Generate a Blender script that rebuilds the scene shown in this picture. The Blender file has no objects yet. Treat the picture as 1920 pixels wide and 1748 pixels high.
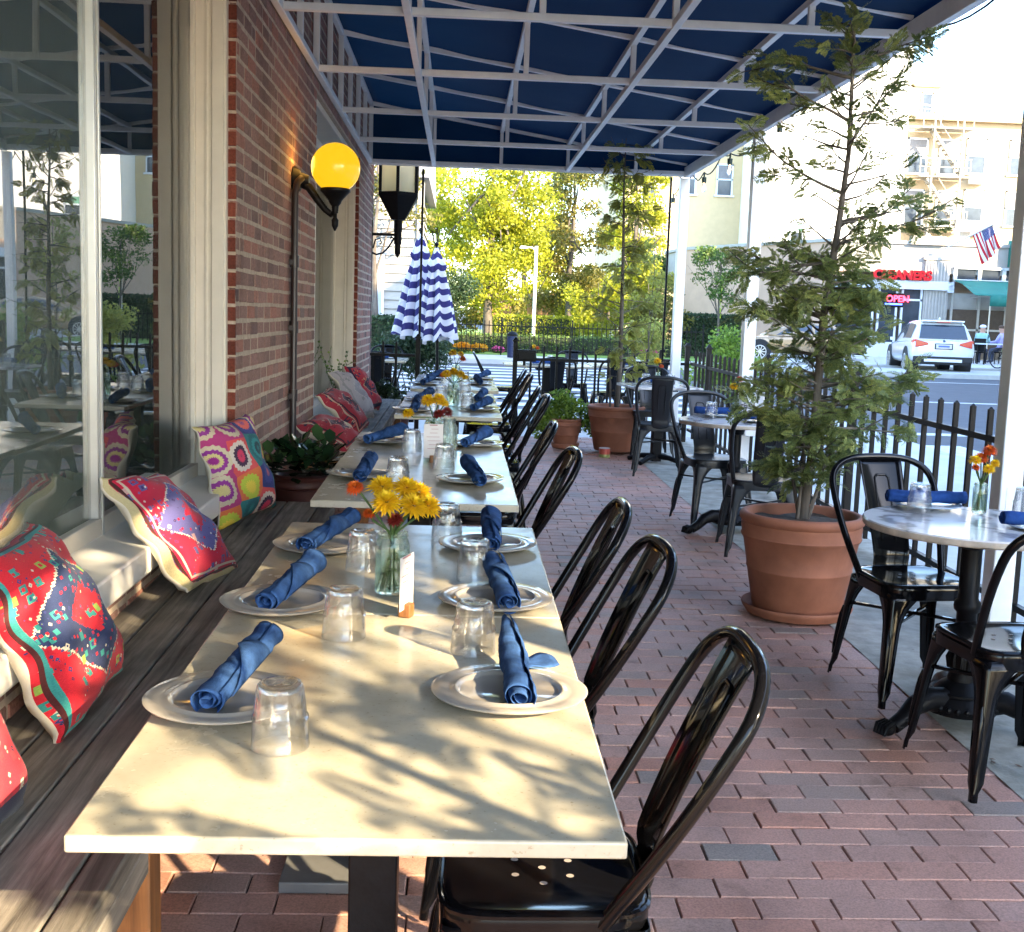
import bpy, bmesh, math, random
import numpy as np
from mathutils import Vector, Matrix, Euler

# ------------------------------------------------------------------ camera, sky, sun, exposure
SC = bpy.context.scene
COL = SC.collection
PI = math.pi
def nrm(v): return v/np.linalg.norm(v)
_F = 2200.0
_Y = nrm(np.array([-98.0, 286.0, _F]))
_X = np.array([45680.0, -1270.0, _F]); _X = nrm(_X-_Y*np.dot(_X, _Y))
_Z = np.cross(_Y, _X)
if _Z[1] < 0: _Z = -_Z
CAM = np.array([0.0, 0.0, 1.51])
cam = bpy.data.objects.new('camera', bpy.data.cameras.new('camera')); COL.objects.link(cam)
cam.data.sensor_width = 36.0
cam.data.sensor_fit = 'HORIZONTAL'
cam.data.lens = _F/1920*36
cam.data.clip_start = 0.05
cam.data.clip_end = 900
_R = Matrix(((_X[0], _X[1], -_X[2]), (_Y[0], _Y[1], -_Y[2]), (_Z[0], _Z[1], -_Z[2]))).to_4x4()
cam.matrix_world = Matrix.Translation(CAM) @ _R
SC.camera = cam

SUN_EL, SUN_AZ = math.radians(25), math.radians(134)      # azimuth from +Y towards +X
sun_vec = Vector((math.sin(SUN_AZ)*math.cos(SUN_EL), math.cos(SUN_AZ)*math.cos(SUN_EL), math.sin(SUN_EL)))
W = bpy.data.worlds.new('World'); SC.world = W; W.use_nodes = True
wn = W.node_tree.nodes; wl = W.node_tree.links
sky = wn.new('ShaderNodeTexSky'); sky.sky_type = 'NISHITA'; sky.sun_disc = False
sky.sun_elevation = SUN_EL; sky.sun_rotation = SUN_AZ; sky.dust_density = 0.6; sky.ozone_density = 2.5
wl.new(sky.outputs[0], wn['Background'].inputs['Color'])
wn['Background'].inputs['Strength'].default_value = 0.15
sl = bpy.data.lights.new('sun', 'SUN'); sl.energy = 2.4; sl.angle = math.radians(0.53); sl.color = (1.0, 0.80, 0.50)
so = bpy.data.objects.new('sun', sl); COL.objects.link(so)
so.rotation_euler = sun_vec.to_track_quat('Z', 'Y').to_euler()
SC.view_settings.view_transform = 'Standard'; SC.view_settings.look = 'None'
SC.view_settings.exposure = 3.4; SC.view_settings.gamma = 1.0
SC.cycles.max_bounces = 10; SC.cycles.diffuse_bounces = 4; SC.cycles.glossy_bounces = 4
SC.cycles.transmission_bounces = 8; SC.cycles.transparent_max_bounces = 12
SC.cycles.caustics_reflective = False; SC.cycles.caustics_refractive = True
SC.cycles.sample_clamp_indirect = 6.0
SC.cycles.use_denoising = True; SC.cycles.denoising_prefilter = 'ACCURATE'

def G(y): return .02*min(max(y, -3), 5)+.0064*max(y-5, 0)  # the brick walk climbs gently away from the camera

# ------------------------------------------------------------------ mesh helpers
class MB:
    def __init__(s): s.v = []; s.f = []; s.m = []; s.t = []; s.uv = None
    def add(s, verts, faces, mat=0, tone=0.5):
        o = len(s.v); s.v.extend([tuple(p) for p in verts])
        s.f.extend([tuple(i+o for i in f) for f in faces]); s.m.extend([mat]*len(faces)); s.t.extend([tone]*len(faces))
    def box(s, c, d, rot=None, mat=0, tone=.5, taper=1.0):
        x, y, z = d[0]/2, d[1]/2, d[2]/2
        P = [Vector(p) for p in ((-x,-y,-z),(x,-y,-z),(x,y,-z),(-x,y,-z),(-x*taper,-y*taper,z),(x*taper,-y*taper,z),(x*taper,y*taper,z),(-x*taper,y*taper,z))]
        if rot is not None:
            M = rot if isinstance(rot, Matrix) else Euler(rot).to_matrix()
            P = [M @ p for p in P]
        c = Vector(c)
        s.add([p+c for p in P], [(0,3,2,1),(4,5,6,7),(0,1,5,4),(1,2,6,5),(2,3,7,6),(3,0,4,7)], mat, tone)
    def span(s, a, b, mat=0, tone=.5):
        s.box([(a[i]+b[i])/2 for i in range(3)], [abs(b[i]-a[i]) for i in range(3)], None, mat, tone)
    def bar(s, a, b, w, h, mat=0, up=(0,0,1), tone=.5):       # rectangular bar from a to b
        a, b = Vector(a), Vector(b); d = (b-a); L = d.length; d.normalize(); u = Vector(up)
        if abs(d.dot(u)) > .98: u = Vector((0,1,0))
        r = d.cross(u).normalized(); u = r.cross(d)
        M = Matrix((r, d, u)).transposed()
        s.box((a+b)/2, (w, L, h), M, mat, tone)
    def tube(s, P, r, seg=8, mat=0, cap=True, tone=.5, closed=False, flat=1.0):
        P = [Vector(p) for p in P]; n = len(P)
        R = list(r) if hasattr(r, '__len__') else [r]*n
        T = []
        for i in range(n):
            a = P[i-1] if (i > 0 or closed) else P[i]; b = P[(i+1) % n] if (i < n-1 or closed) else P[i]
            d = b-a; T.append(d.normalized() if d.length > 1e-9 else Vector((0,0,1)))
        u = Vector((0,0,1)) if abs(T[0].z) < .9 else Vector((1,0,0))
        u = (u-T[0]*u.dot(T[0])).normalized(); V = []; 
        for i in range(n):
            u = (u-T[i]*u.dot(T[i])); u = u.normalized() if u.length > 1e-6 else T[i].orthogonal().normalized()
            w = T[i].cross(u)
            for k in range(seg):
                a = 2*PI*k/seg; V.append(P[i]+u*(math.cos(a)*R[i])+w*(math.sin(a)*R[i]*flat))
        F = []
        for i in range(n if closed else n-1):
            j = (i+1) % n
            for k in range(seg):
                l = (k+1) % seg; F.append((i*seg+k, i*seg+l, j*seg+l, j*seg+k))
        if cap and not closed: F.append(tuple(range(seg))[::-1]); F.append(tuple((n-1)*seg+k for k in range(seg)))
        s.add(V, F, mat, tone)
    def lathe(s, prof, seg=32, c=(0,0,0), mat=0, fn=None, tone=.5, sx=1, sy=1):
        c = Vector(c); V = []; F = []; n = len(prof)
        for i, (r, z) in enumerate(prof):
            for k in range(seg):
                a = 2*PI*k/seg; rr = max(r, 1e-4)*(fn(a, r, z) if fn else 1)
                V.append(c+Vector((math.cos(a)*rr*sx, math.sin(a)*rr*sy, z)))
        for i in range(n-1):
            for k in range(seg):
                l = (k+1) % seg; F.append((i*seg+k, i*seg+l, (i+1)*seg+l, (i+1)*seg+k))
        s.add(V, F, mat, tone)
    def grid(s, fn, nu, nv, mat=0, tone=.5, wrap=False):
        V = [fn(i/(nu-(0 if wrap else 1)), j/(nv-1)) for i in range(nu) for j in range(nv)]
        F = []
        for i in range(nu if wrap else nu-1):
            k = (i+1) % nu
            for j in range(nv-1): F.append((i*nv+j, k*nv+j, k*nv+j+1, i*nv+j+1))
        s.add(V, F, mat, tone)
    def prism(s, poly, z0, z1, mat=0, tone=.5, axis='z'):
        n = len(poly)
        def P(p, z):
            return (p[0], p[1], z) if axis == 'z' else ((p[0], z, p[1]) if axis == 'y' else (z, p[0], p[1]))
        V = [P(p, z0) for p in poly]+[P(p, z1) for p in poly]
        F = [tuple(range(n))[::-1], tuple(range(n, 2*n))]+[(i, (i+1) % n, n+(i+1) % n, n+i) for i in range(n)]
        s.add(V, F, mat, tone)
    def disc(s, c, r, seg=24, mat=0, nrm_=(0,0,1), tone=.5):
        q = Vector(nrm_).to_track_quat('Z', 'Y'); c = Vector(c)
        V = [c+q @ Vector((math.cos(2*PI*k/seg)*r, math.sin(2*PI*k/seg)*r, 0)) for k in range(seg)]
        s.add(V, [tuple(range(seg))], mat, tone)
    def ball(s, c, r, mat=0, seg=12, rings=8, sc=(1,1,1), tone=.5):
        c = Vector(c); V = []; F = []
        for i in range(rings+1):
            th = PI*i/rings
            for k in range(seg):
                a = 2*PI*k/seg; V.append(c+Vector((math.sin(th)*math.cos(a)*r*sc[0], math.sin(th)*math.sin(a)*r*sc[1], math.cos(th)*r*sc[2])))
        for i in range(rings):
            for k in range(seg):
                l = (k+1) % seg; F.append((i*seg+k, (i+1)*seg+k, (i+1)*seg+l, i*seg+l))
        s.add(V, F, mat, tone)
    def build(s, name, mats, parent=None, loc=(0,0,0), rot=(0,0,0), smooth=40, bevel=0, solid=0, sub=0, weld=False, seg=2):
        me = bpy.data.meshes.new(name); me.from_pydata(s.v, [], s.f); 
        mats = mats if isinstance(mats, (list, tuple)) else [mats]
        for m in mats: me.materials.append(m)
        if len(mats) > 1: me.polygons.foreach_set('material_index', s.m)
        at = me.attributes.new('tone', 'FLOAT', 'FACE'); at.data.foreach_set('value', s.t)
        if s.uv is not None:
            ul = me.uv_layers.new(name='UVMap')
            li = np.empty(len(me.loops), dtype=np.int32); me.loops.foreach_get('vertex_index', li)
            ul.data.foreach_set('uv', np.array(s.uv, dtype=np.float32)[li].ravel())
        bm = bmesh.new(); bm.from_mesh(me)
        if weld: bmesh.ops.remove_doubles(bm, verts=bm.verts, dist=weld if weld is not True else 1e-4)
        bmesh.ops.recalc_face_normals(bm, faces=bm.faces); bm.to_mesh(me); bm.free()
        if smooth:
            me.polygons.foreach_set('use_smooth', [True]*len(me.polygons))
            if smooth < 170: me.set_sharp_from_angle(angle=math.radians(smooth))
        me.update()
        o = bpy.data.objects.new(name, me); COL.objects.link(o); o.location = loc; o.rotation_euler = rot
        if parent is not None: o.parent = parent
        if solid: md = o.modifiers.new('solid', 'SOLIDIFY'); md.thickness = solid; md.offset = 0
        if bevel: md = o.modifiers.new('bevel', 'BEVEL'); md.width = bevel; md.segments = seg; md.limit_method = 'ANGLE'; md.angle_limit = math.radians(35)
        if sub: md = o.modifiers.new('sub', 'SUBSURF'); md.levels = sub; md.render_levels = sub
        return o

def leafmesh(name, V, F, tone, mats, parent=None, loc=(0,0,0)):   # V (n,3) array, F (m,4) array: big foliage meshes fast
    me = bpy.data.meshes.new(name); nv, nf = len(V), len(F); k = F.shape[1]
    me.vertices.add(nv); me.vertices.foreach_set('co', np.asarray(V, np.float32).ravel())
    me.loops.add(nf*k); me.loops.foreach_set('vertex_index', np.asarray(F, np.int32).ravel())
    me.polygons.add(nf); me.polygons.foreach_set('loop_start', np.arange(0, nf*k, k, dtype=np.int32))
    at = me.attributes.new('tone', 'FLOAT', 'FACE'); at.data.foreach_set('value', np.asarray(tone, np.float32))
    me.update(calc_edges=True); me.validate()
    for m in (mats if isinstance(mats, (list, tuple)) else [mats]): me.materials.append(m)
    o = bpy.data.objects.new(name, me); COL.objects.link(o); o.location = loc
    if parent is not None: o.parent = parent
    return o

def tag(o, label=None, cat=None, group=None, kind=None):
    if label: o['label'] = label
    if cat: o['category'] = cat
    if group: o['group'] = group
    if kind: o['kind'] = kind
    return o
def thing(name, label, cat, loc=(0,0,0), rz=0, group=None, rx=0):
    o = bpy.data.objects.new(name, None); COL.objects.link(o); o.empty_display_size = .1
    o.location = loc; o.rotation_euler = (rx, 0, rz); return tag(o, label, cat, group)
def kids(o): return [c for c in COL.objects if c.parent == o]
def dup(root, loc, rz=None, label=None, rx=None):
    def cp(o, p):
        c = o.copy(); COL.objects.link(c)
        if p is not None: c.parent = p
        for k in KIDS.get(o.name, ()): cp(k, c)
        return c
    KIDS = {}
    for o in COL.objects:
        if o.parent is not None: KIDS.setdefault(o.parent.name, []).append(o)
    r = cp(root, None); r.location = loc
    e = list(r.rotation_euler)
    if rz is not None: e[2] = rz
    if rx is not None: e[0] = rx
    r.rotation_euler = e
    if label: r['label'] = label
    return r

# ------------------------------------------------------------------ materials
def _nt(name):
    m = bpy.data.materials.new(name); m.use_nodes = True; t = m.node_tree
    return m, t, t.nodes, t.links, t.nodes['Principled BSDF']
def node(t, typ, **kw):
    n = t.nodes.new(typ)
    for k, v in kw.items():
        if k.startswith('i_'): n.inputs[k[2:].replace('_', ' ')].default_value = v
        else: setattr(n, k, v)
    return n
def ramp(t, stops, fac=None, interp='LINEAR'):
    r = t.nodes.new('ShaderNodeValToRGB'); cr = r.color_ramp; cr.interpolation = interp
    while len(cr.elements) < len(stops): cr.elements.new(.5)
    for e, (p, c) in zip(cr.elements, stops): e.position = p; e.color = (*c, 1) if len(c) == 3 else c
    if fac is not None: t.links.new(fac, r.inputs[0])
    return r
def mixc(t, fac, a, b, mode='MIX'):
    n = t.nodes.new('ShaderNodeMix'); n.data_type = 'RGBA'; n.blend_type = mode
    for s_, v in ((0, fac), (6, a), (7, b)):
        if hasattr(v, 'is_linked') or isinstance(v, bpy.types.NodeSocket): t.links.new(v, n.inputs[s_])
        else: n.inputs[s_].default_value = v if s_ == 0 else ((*v, 1) if len(v) == 3 else v)
    return n.outputs[2]
def math_(t, op, a, b=None):
    n = t.nodes.new('ShaderNodeMath'); n.operation = op
    for i, v in enumerate((a, b)):
        if v is None: continue
        if isinstance(v, bpy.types.NodeSocket): t.links.new(v, n.inputs[i])
        else: n.inputs[i].default_value = v
    return n.outputs[0]
def coords(t, kind='Object', scale=(1,1,1), rot=(0,0,0)):
    c = t.nodes.new('ShaderNodeTexCoord'); mp = t.nodes.new('ShaderNodeMapping')
    mp.inputs['Scale'].default_value = scale; mp.inputs['Rotation'].default_value = rot
    t.links.new(c.outputs[kind], mp.inputs[0]); return mp.outputs[0]
def noise(t, vec, scale, detail=4, rough=.55, dist=0):
    n = t.nodes.new('ShaderNodeTexNoise'); n.inputs['Scale'].default_value = scale; n.inputs['Detail'].default_value = detail
    n.inputs['Roughness'].default_value = rough; n.inputs['Distortion'].default_value = dist
    t.links.new(vec, n.inputs['Vector']); return n.outputs['Fac']
def bump(t, p, h, strength=.3, dist=.01):
    b = t.nodes.new('ShaderNodeBump'); b.inputs['Strength'].default_value = strength; b.inputs['Distance'].default_value = dist
    t.links.new(h, b.inputs['Height']); t.links.new(b.outputs[0], p.inputs['Normal'])
def attr(t, name='tone'):
    a = t.nodes.new('ShaderNodeAttribute'); a.attribute_name = name; return a.outputs['Fac']

def M(name, col, rough=.5, metal=0, var=.15, vs=8, bmp=0, bs=60, spec=.5, coat=0, col2=None, scale=(1,1,1), rv=.1, trans=0, emit=None, est=0, kind='Object', thr=(.3, .7)):
    m, t, N, L, p = _nt(name)
    v = coords(t, kind, scale); f = noise(t, v, vs, 6, .6)
    c2 = col2 if col2 else tuple(c*(1-var) for c in col)
    c1 = col if col2 else tuple(min(1, c*(1+var)) for c in col)
    r = ramp(t, [(thr[0], c2), (thr[1], c1)], f); L.new(r.outputs[0], p.inputs['Base Color'])
    rr = math_(t, 'MULTIPLY_ADD', f, rv*2); t.nodes[-1].inputs[2].default_value = max(0.02, rough-rv); L.new(rr, p.inputs['Roughness'])
    p.inputs['Metallic'].default_value = metal; p.inputs['Specular IOR Level'].default_value = spec
    p.inputs['Coat Weight'].default_value = coat; p.inputs['Coat Roughness'].default_value = .06
    if bmp: bump(t, p, noise(t, v, bs, 5), bmp, .004)
    if emit: p.inputs['Emission Color'].default_value = (*emit, 1); p.inputs['Emission Strength'].default_value = est
    return m

def leaf_mat(name, dark, mid, lite, trans=.35, rough=.5):
    m, t, N, L, p = _nt(name)
    r = ramp(t, [(0, dark), (.5, mid), (1, lite)], attr(t))
    L.new(r.outputs[0], p.inputs['Base Color']); p.inputs['Roughness'].default_value = rough; p.inputs['Specular IOR Level'].default_value = .35
    tr = node(t, 'ShaderNodeBsdfTranslucent'); L.new(r.outputs[0], tr.inputs[0])
    mx = node(t, 'ShaderNodeMixShader'); mx.inputs[0].default_value = trans
    L.new(p.outputs[0], mx.inputs[1]); L.new(tr.outputs[0], mx.inputs[2]); L.new(mx.outputs[0], N['Material Output'].inputs[0])
    return m

def brick_mat(name, stops, rough=.85, grain=90, sp=.25, dirt=(.5, .45, .4)):
    m, t, N, L, p = _nt(name); v = coords(t)
    r = ramp(t, stops, attr(t)); g = noise(t, v, grain, 4, .7); big = noise(t, v, 2.2, 4)
    c = mixc(t, 1.0, r.outputs[0], ramp(t, [(.3, (.62,)*3), (.5, (1,)*3), (.7, (1.28,)*3)], g).outputs[0], 'MULTIPLY')
    c = mixc(t, 1.0, c, ramp(t, [(.28, (.66,)*3), (.5, (1,)*3), (.75, (1.16,)*3)], big).outputs[0], 'MULTIPLY'); st2 = noise(t, v, 7, 6, .7)
    c = mixc(t, 1.0, c, ramp(t, [(.30, (.70,.68,.66)), (.42, (1,)*3), (.68, (1,)*3), (.8, (1.12,1.11,1.1))], st2).outputs[0], 'MULTIPLY')
    L.new(c, p.inputs['Base Color']); p.inputs['Roughness'].default_value = rough; p.inputs['Specular IOR Level'].default_value = sp
    bump(t, p, g, .35, .003); return m

def glass_mat(name, tint=(1,1,1), rough=0.0, mixt=.35, ior=1.47):
    m, t, N, L, p = _nt(name); N.remove(p)
    g = node(t, 'ShaderNodeBsdfGlass'); g.inputs['Color'].default_value = (*tint, 1); g.inputs['Roughness'].default_value = rough; g.inputs['IOR'].default_value = ior
    tr = node(t, 'ShaderNodeBsdfTransparent'); tr.inputs[0].default_value = (*tint, 1)
    mx = node(t, 'ShaderNodeMixShader'); mx.inputs[0].default_value = mixt
    L.new(g.outputs[0], mx.inputs[1]); L.new(tr.outputs[0], mx.inputs[2]); L.new(mx.outputs[0], N['Material Output'].inputs[0]); return m

def wood_mat(name, dark, lite, rough=.75, axis='y', sc=1.0, bmp=.5):
    m, t, N, L, p = _nt(name)
    s_ = {'x': (1.5, 30, 30), 'y': (30, 1.5, 30), 'z': (30, 30, 1.5)}[axis]
    v = coords(t, 'Object', tuple(a*sc for a in s_)); f = noise(t, v, 1.0, 8, .65, .6)
    v2 = coords(t); kn = noise(t, v2, 3.5, 4); c = ramp(t, [(.25, dark), (.5, tuple((a+b)/2 for a, b in zip(dark, lite))), (.72, lite)], f).outputs[0]
    tn = attr(t); c = mixc(t, 1.0, c, ramp(t, [(0, (.65,)*3), (1, (1.3,)*3)], tn).outputs[0], 'MULTIPLY')
    c = mixc(t, 1.0, c, ramp(t, [(.35, (.7,)*3), (.65, (1.15,)*3)], kn).outputs[0], 'MULTIPLY')
    L.new(c, p.inputs['Base Color']); p.inputs['Roughness'].default_value = rough; p.inputs['Specular IOR Level'].default_value = .3
    bump(t, p, f, bmp, .003); return m

# patterned cushion cloths, laid out in the cushion's own UV
def kilim_mat(name, base, med, bits, border, cells=13, medsize=.3, fade=0, glow=1.0):
    m, t, N, L, p = _nt(name)
    uv = coords(t, 'UV'); sep = node(t, 'ShaderNodeSeparateXYZ'); L.new(uv, sep.inputs[0])
    wob = noise(t, uv, 5, 2)
    x = math_(t, 'ABSOLUTE', math_(t, 'SUBTRACT', sep.outputs[0], .5)); y = math_(t, 'ABSOLUTE', math_(t, 'SUBTRACT', sep.outputs[1], .5))
    def stepq(v): return math_(t, 'MULTIPLY', math_(t, 'FLOOR', math_(t, 'MULTIPLY', v, 84.0)), 1/84.0)
    d = math_(t, 'ADD', math_(t, 'MULTIPLY', stepq(x), .75), stepq(y))
    inmed = math_(t, 'LESS_THAN', d, medsize)
    c = mixc(t, inmed, base, med)
    ring = math_(t, 'MULTIPLY', math_(t, 'GREATER_THAN', d, medsize-.010), math_(t, 'LESS_THAN', d, medsize+.006)); c = mixc(t, ring, c, bits[0])
    inner = math_(t, 'LESS_THAN', d, medsize*.38); c = mixc(t, inner, c, base)
    for i, (sc, col, th, metric, dst) in enumerate(((cells, bits[0], .27, 'MANHATTAN', .6), (cells*.72, bits[1], .24, 'CHEBYCHEV', .55), (cells*1.35, bits[2], .34, 'MANHATTAN', .7), (cells*1.1, bits[1], .24, 'CHEBYCHEV', .8), (cells*1.6, med, .27, 'MANHATTAN', .8), (cells*2.1, base, .25, 'CHEBYCHEV', .9), (cells*.5, bits[3], .16, 'CHEBYCHEV', .5))):
        vo = node(t, 'ShaderNodeTexVoronoi'); vo.distance = metric; vo.inputs['Scale'].default_value = sc; vo.inputs['Randomness'].default_value = dst
        L.new(uv, vo.inputs['Vector']); dd = vo.outputs['Distance']
        mask = math_(t, 'LESS_THAN', dd, th)
        hole = math_(t, 'LESS_THAN', dd, th*.45)
        sel = node(t, 'ShaderNodeSeparateColor'); L.new(vo.outputs['Color'], sel.inputs[0])
        mask = math_(t, 'MULTIPLY', math_(t, 'SUBTRACT', mask, hole), math_(t, 'GREATER_THAN', sel.outputs[0], .35))
        c = mixc(t, mask, c, col)
        c = mixc(t, math_(t, 'MULTIPLY', hole, math_(t, 'GREATER_THAN', sel.outputs[1], .5)), c, bits[(i+1) % len(bits)])
    e = math_(t, 'MAXIMUM', x, y)
    for a_, b_, col in border:
        mk = math_(t, 'MULTIPLY', math_(t, 'GREATER_THAN', e, a_), math_(t, 'LESS_THAN', e, b_)); c = mixc(t, mk, c, col)
    if fade: c = mixc(t, fade, c, (.5, .48, .47))
    f = noise(t, uv, 160, 2)
    c = mixc(t, 1.0, c, ramp(t, [(.3, (.82,)*3), (.7, (1.1,)*3)], f).outputs[0], 'MULTIPLY')
    L.new(c, p.inputs['Base Color']); p.inputs['Roughness'].default_value = .9; p.inputs['Specular IOR Level'].default_value = .15
    p.inputs['Sheen Weight'].default_value = .1
    bump(t, p, f, .25, .002); return m

def suzani_mat(name):
    m, t, N, L, p = _nt(name); uv = coords(t, 'UV')
    vo = node(t, 'ShaderNodeTexVoronoi'); vo.inputs['Scale'].default_value = 3.3; vo.inputs['Randomness'].default_value = .35; L.new(uv, vo.inputs['Vector'])
    sel = node(t, 'ShaderNodeSeparateColor'); L.new(vo.outputs['Color'], sel.inputs[0])
    # spokes around each cell's centre
    sub = node(t, 'ShaderNodeVectorMath', operation='SUBTRACT'); sc_ = node(t, 'ShaderNodeVectorMath', operation='SCALE'); sc_.inputs['Scale'].default_value = 1
    L.new(uv, sub.inputs[0]); L.new(vo.outputs['Position'], sub.inputs[1])
    sp = node(t, 'ShaderNodeSeparateXYZ'); L.new(sub.outputs[0], sp.inputs[0])
    ang = math_(t, 'ARCTAN2', sp.outputs[1], sp.outputs[0]); spoke = math_(t, 'SINE', math_(t, 'MULTIPLY', ang, 18.0))
    dist = math_(t, 'MULTIPLY_ADD', spoke, .018); t.nodes[-1].inputs[2].default_value = 0
    dd = math_(t, 'ADD', math_(t, 'MULTIPLY', dist, 1.0), vo.outputs['Distance'])
    pals = [[(.03,.02,.06),(.6,.04,.1),(.05,.02,.05),(.6,.5,.42),(.65,.08,.08)],
            [(.3,.02,.2),(.6,.48,.2),(.25,.03,.22),(.55,.45,.3),(.4,.04,.16)],
            [(.02,.16,.16),(.02,.05,.06),(.03,.22,.22),(.02,.12,.13),(.03,.17,.17)],
            [(.7,.4,.05),(.65,.1,.04),(.7,.52,.06),(.45,.5,.05),(.65,.16,.05)],
            [(.6,.10,.09),(.03,.05,.25),(.68,.14,.11),(.05,.06,.22),(.03,.04,.16)]]
    c = None
    for i, pl in enumerate(pals):
        r = ramp(t, [(0, pl[0]), (.13, pl[1]), (.24, pl[2]), (.36, pl[3]), (.5, pl[4])], dd, 'CONSTANT')
        c = r.outputs[0] if c is None else mixc(t, math_(t, 'GREATER_THAN', sel.outputs[0], i*.2), c, r.outputs[0])
    f = noise(t, uv, 160, 2); c = mixc(t, 1.0, c, ramp(t, [(.3, (.82,)*3), (.7, (1.1,)*3)], f).outputs[0], 'MULTIPLY')
    L.new(c, p.inputs['Base Color']); p.inputs['Roughness'].default_value = .9; bump(t, p, f, .25, .002); return m

mat = {}
mat['brick'] = brick_mat('wall brick', [(0, (.16,.095,.085)), (.35, (.25,.145,.12)), (.65, (.30,.165,.135)), (.88, (.34,.145,.105)), (1, (.20,.14,.125))])
mat['brick_red'] = brick_mat('reveal brick', [(0, (.11,.028,.018)), (1, (.2,.05,.03))])
mat['mortar'] = M('mortar', (.46,.37,.29), .95, var=.2, vs=25, bmp=.6, bs=120, spec=.1)
mat['paver'] = brick_mat('paver brick', [(0, (.25,.20,.17)), (.12, (.34,.23,.185)), (.4, (.41,.245,.195)), (.75, (.45,.24,.18)), (1, (.47,.21,.14))], .62, 160, .5)
mat['joint'] = M('paver joint', (.035,.03,.027), .95, var=.3, vs=40)
mat['conc'] = M('old concrete', (.46,.43,.37), .9, var=.32, vs=9, bmp=.8, bs=70, spec=.2, col2=(.24,.23,.19))
mat['walk'] = M('pale sidewalk', (.5,.49,.47), .9, var=.12, vs=3, bmp=.2, bs=50)
mat['asphalt'] = M('asphalt', (.075,.078,.09), .85, var=.25, vs=3, bmp=.3, bs=160)
mat['paint'] = M('road paint', (.58,.58,.57), .7, var=.2, vs=9)
ms, t, N, L, p = _nt('cream table stone'); v = coords(t)
c_ = ramp(t, [(.3, (.41,.37,.28)), (.55, (.465,.42,.325)), (.75, (.49,.45,.355))], noise(t, v, 9, 6, .65)).outputs[0]
c_ = mixc(t, 1.0, c_, ramp(t, [(.27, (.72,.68,.6)), (.36, (1,)*3), (.7, (1.04,)*3)], noise(t, v, 120, 3, .6)).outputs[0], 'MULTIPLY'); L.new(c_, p.inputs['Base Color'])
sm_ = noise(t, v, 5, 5, .7); L.new(ramp(t, [(.3, (.12,)*3), (.7, (.30,)*3)], sm_).outputs[0], p.inputs['Roughness']); mat['stone'] = ms
mat['black'] = M('black gloss paint', (.004,.004,.005), .09, var=.1, vs=30, rv=.04, spec=.2)
mat['gunmetal'] = M('dark gunmetal paint', (.016,.018,.022), .33, var=.1, vs=30, rv=.06, spec=.35)
mat['iron'] = M('black iron', (.006,.006,.007), .42, var=.2, vs=30, bmp=.15, bs=90, spec=.14)
mat['white_metal'] = M('white painted metal', (.86,.86,.85), .42, var=.06, vs=9, rv=.08)
mat['trim'] = M('cream trim paint', (.66,.59,.49), .5, var=.06, vs=7, bmp=.1, bs=30)
mat['sill'] = M('white sill paint', (.72,.70,.66), .38, var=.05, vs=6, bmp=.12, bs=14)
mat['alu'] = M('window aluminium', (.62,.60,.56), .32, .6, var=.05)
mat['plate'] = M('glazed plate', (.40,.36,.315), .09, var=.05, vs=18, rv=.05, spec=.55)
mat['napkin'] = M('blue napkin cloth', (.034,.082,.215), .92, var=.5, vs=22, bmp=.5, bs=330, spec=.1)
mat['napkin_dark'] = M('royal blue napkin cloth', (.02,.06,.21), .9, var=.25, vs=30, bmp=.5, bs=330, spec=.1)
mat['terra'] = M('terracotta', (.33,.13,.075), .72, var=.3, vs=3.5, bmp=.2, bs=55, spec=.3)
mat['soil'] = M('soil', (.07,.05,.035), .95, var=.5, vs=35, bmp=1, bs=60)
mat['cream_cloth'] = M('cream cotton', (.62,.55,.44), .92, var=.06, vs=20, bmp=.3, bs=300, spec=.1)
mat['bench'] = wood_mat('weathered plank', (.026,.022,.018), (.36,.325,.275), .75, 'y', 1.0, .9)
mat['legwood'] = wood_mat('warm timber', (.1,.04,.015), (.33,.14,.045), .55, 'z')
mat['bark'] = wood_mat('grey bark', (.06,.05,.04), (.2,.17,.14), .9, 'z', .7)
mat['glassbase'] = glass_mat('tumbler base glass', mixt=.3, ior=1.5)
mg, t, N, L, p = _nt('tumbler glass'); N.remove(p)
lw = node(t, 'ShaderNodeLayerWeight'); lw.inputs['Blend'].default_value = .5
tr_ = node(t, 'ShaderNodeBsdfTransparent'); L.new(ramp(t, [(0, (.99,)*3), (.55, (.96,)*3), (.8, (.84,)*3), (1, (.5,)*3)], lw.outputs['Facing']).outputs[0], tr_.inputs[0])
gs_ = node(t, 'ShaderNodeBsdfGlossy'); gs_.inputs['Roughness'].default_value = .02
fr_ = math_(t, 'MULTIPLY_ADD', math_(t, 'POWER', lw.outputs['Facing'], 2.2), .8); t.nodes[-1].inputs[2].default_value = .06
mx = node(t, 'ShaderNodeMixShader'); L.new(fr_, mx.inputs[0]); L.new(tr_.outputs[0], mx.inputs[1]); L.new(gs_.outputs[0], mx.inputs[2]); g_ = node(t, 'ShaderNodeBsdfGlass'); g_.inputs['IOR'].default_value = 1.5; g_.inputs['Roughness'].default_value = 0
mx2 = node(t, 'ShaderNodeMixShader'); mx2.inputs[0].default_value = .15; L.new(mx.outputs[0], mx2.inputs[1]); L.new(g_.outputs[0], mx2.inputs[2])
L.new(mx2.outputs[0], N['Material Output'].inputs[0])
mat['glass'] = mg
mat['jar'] = glass_mat('jar glass', (.96,1,.97), mixt=.5)
mat['globe'] = M('amber lit globe', (.16,.095,.009), .2, emit=(1.0,.52,.010), est=.11, var=.02)
mat['bulb'] = glass_mat('bulb glass', mixt=.6)
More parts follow.
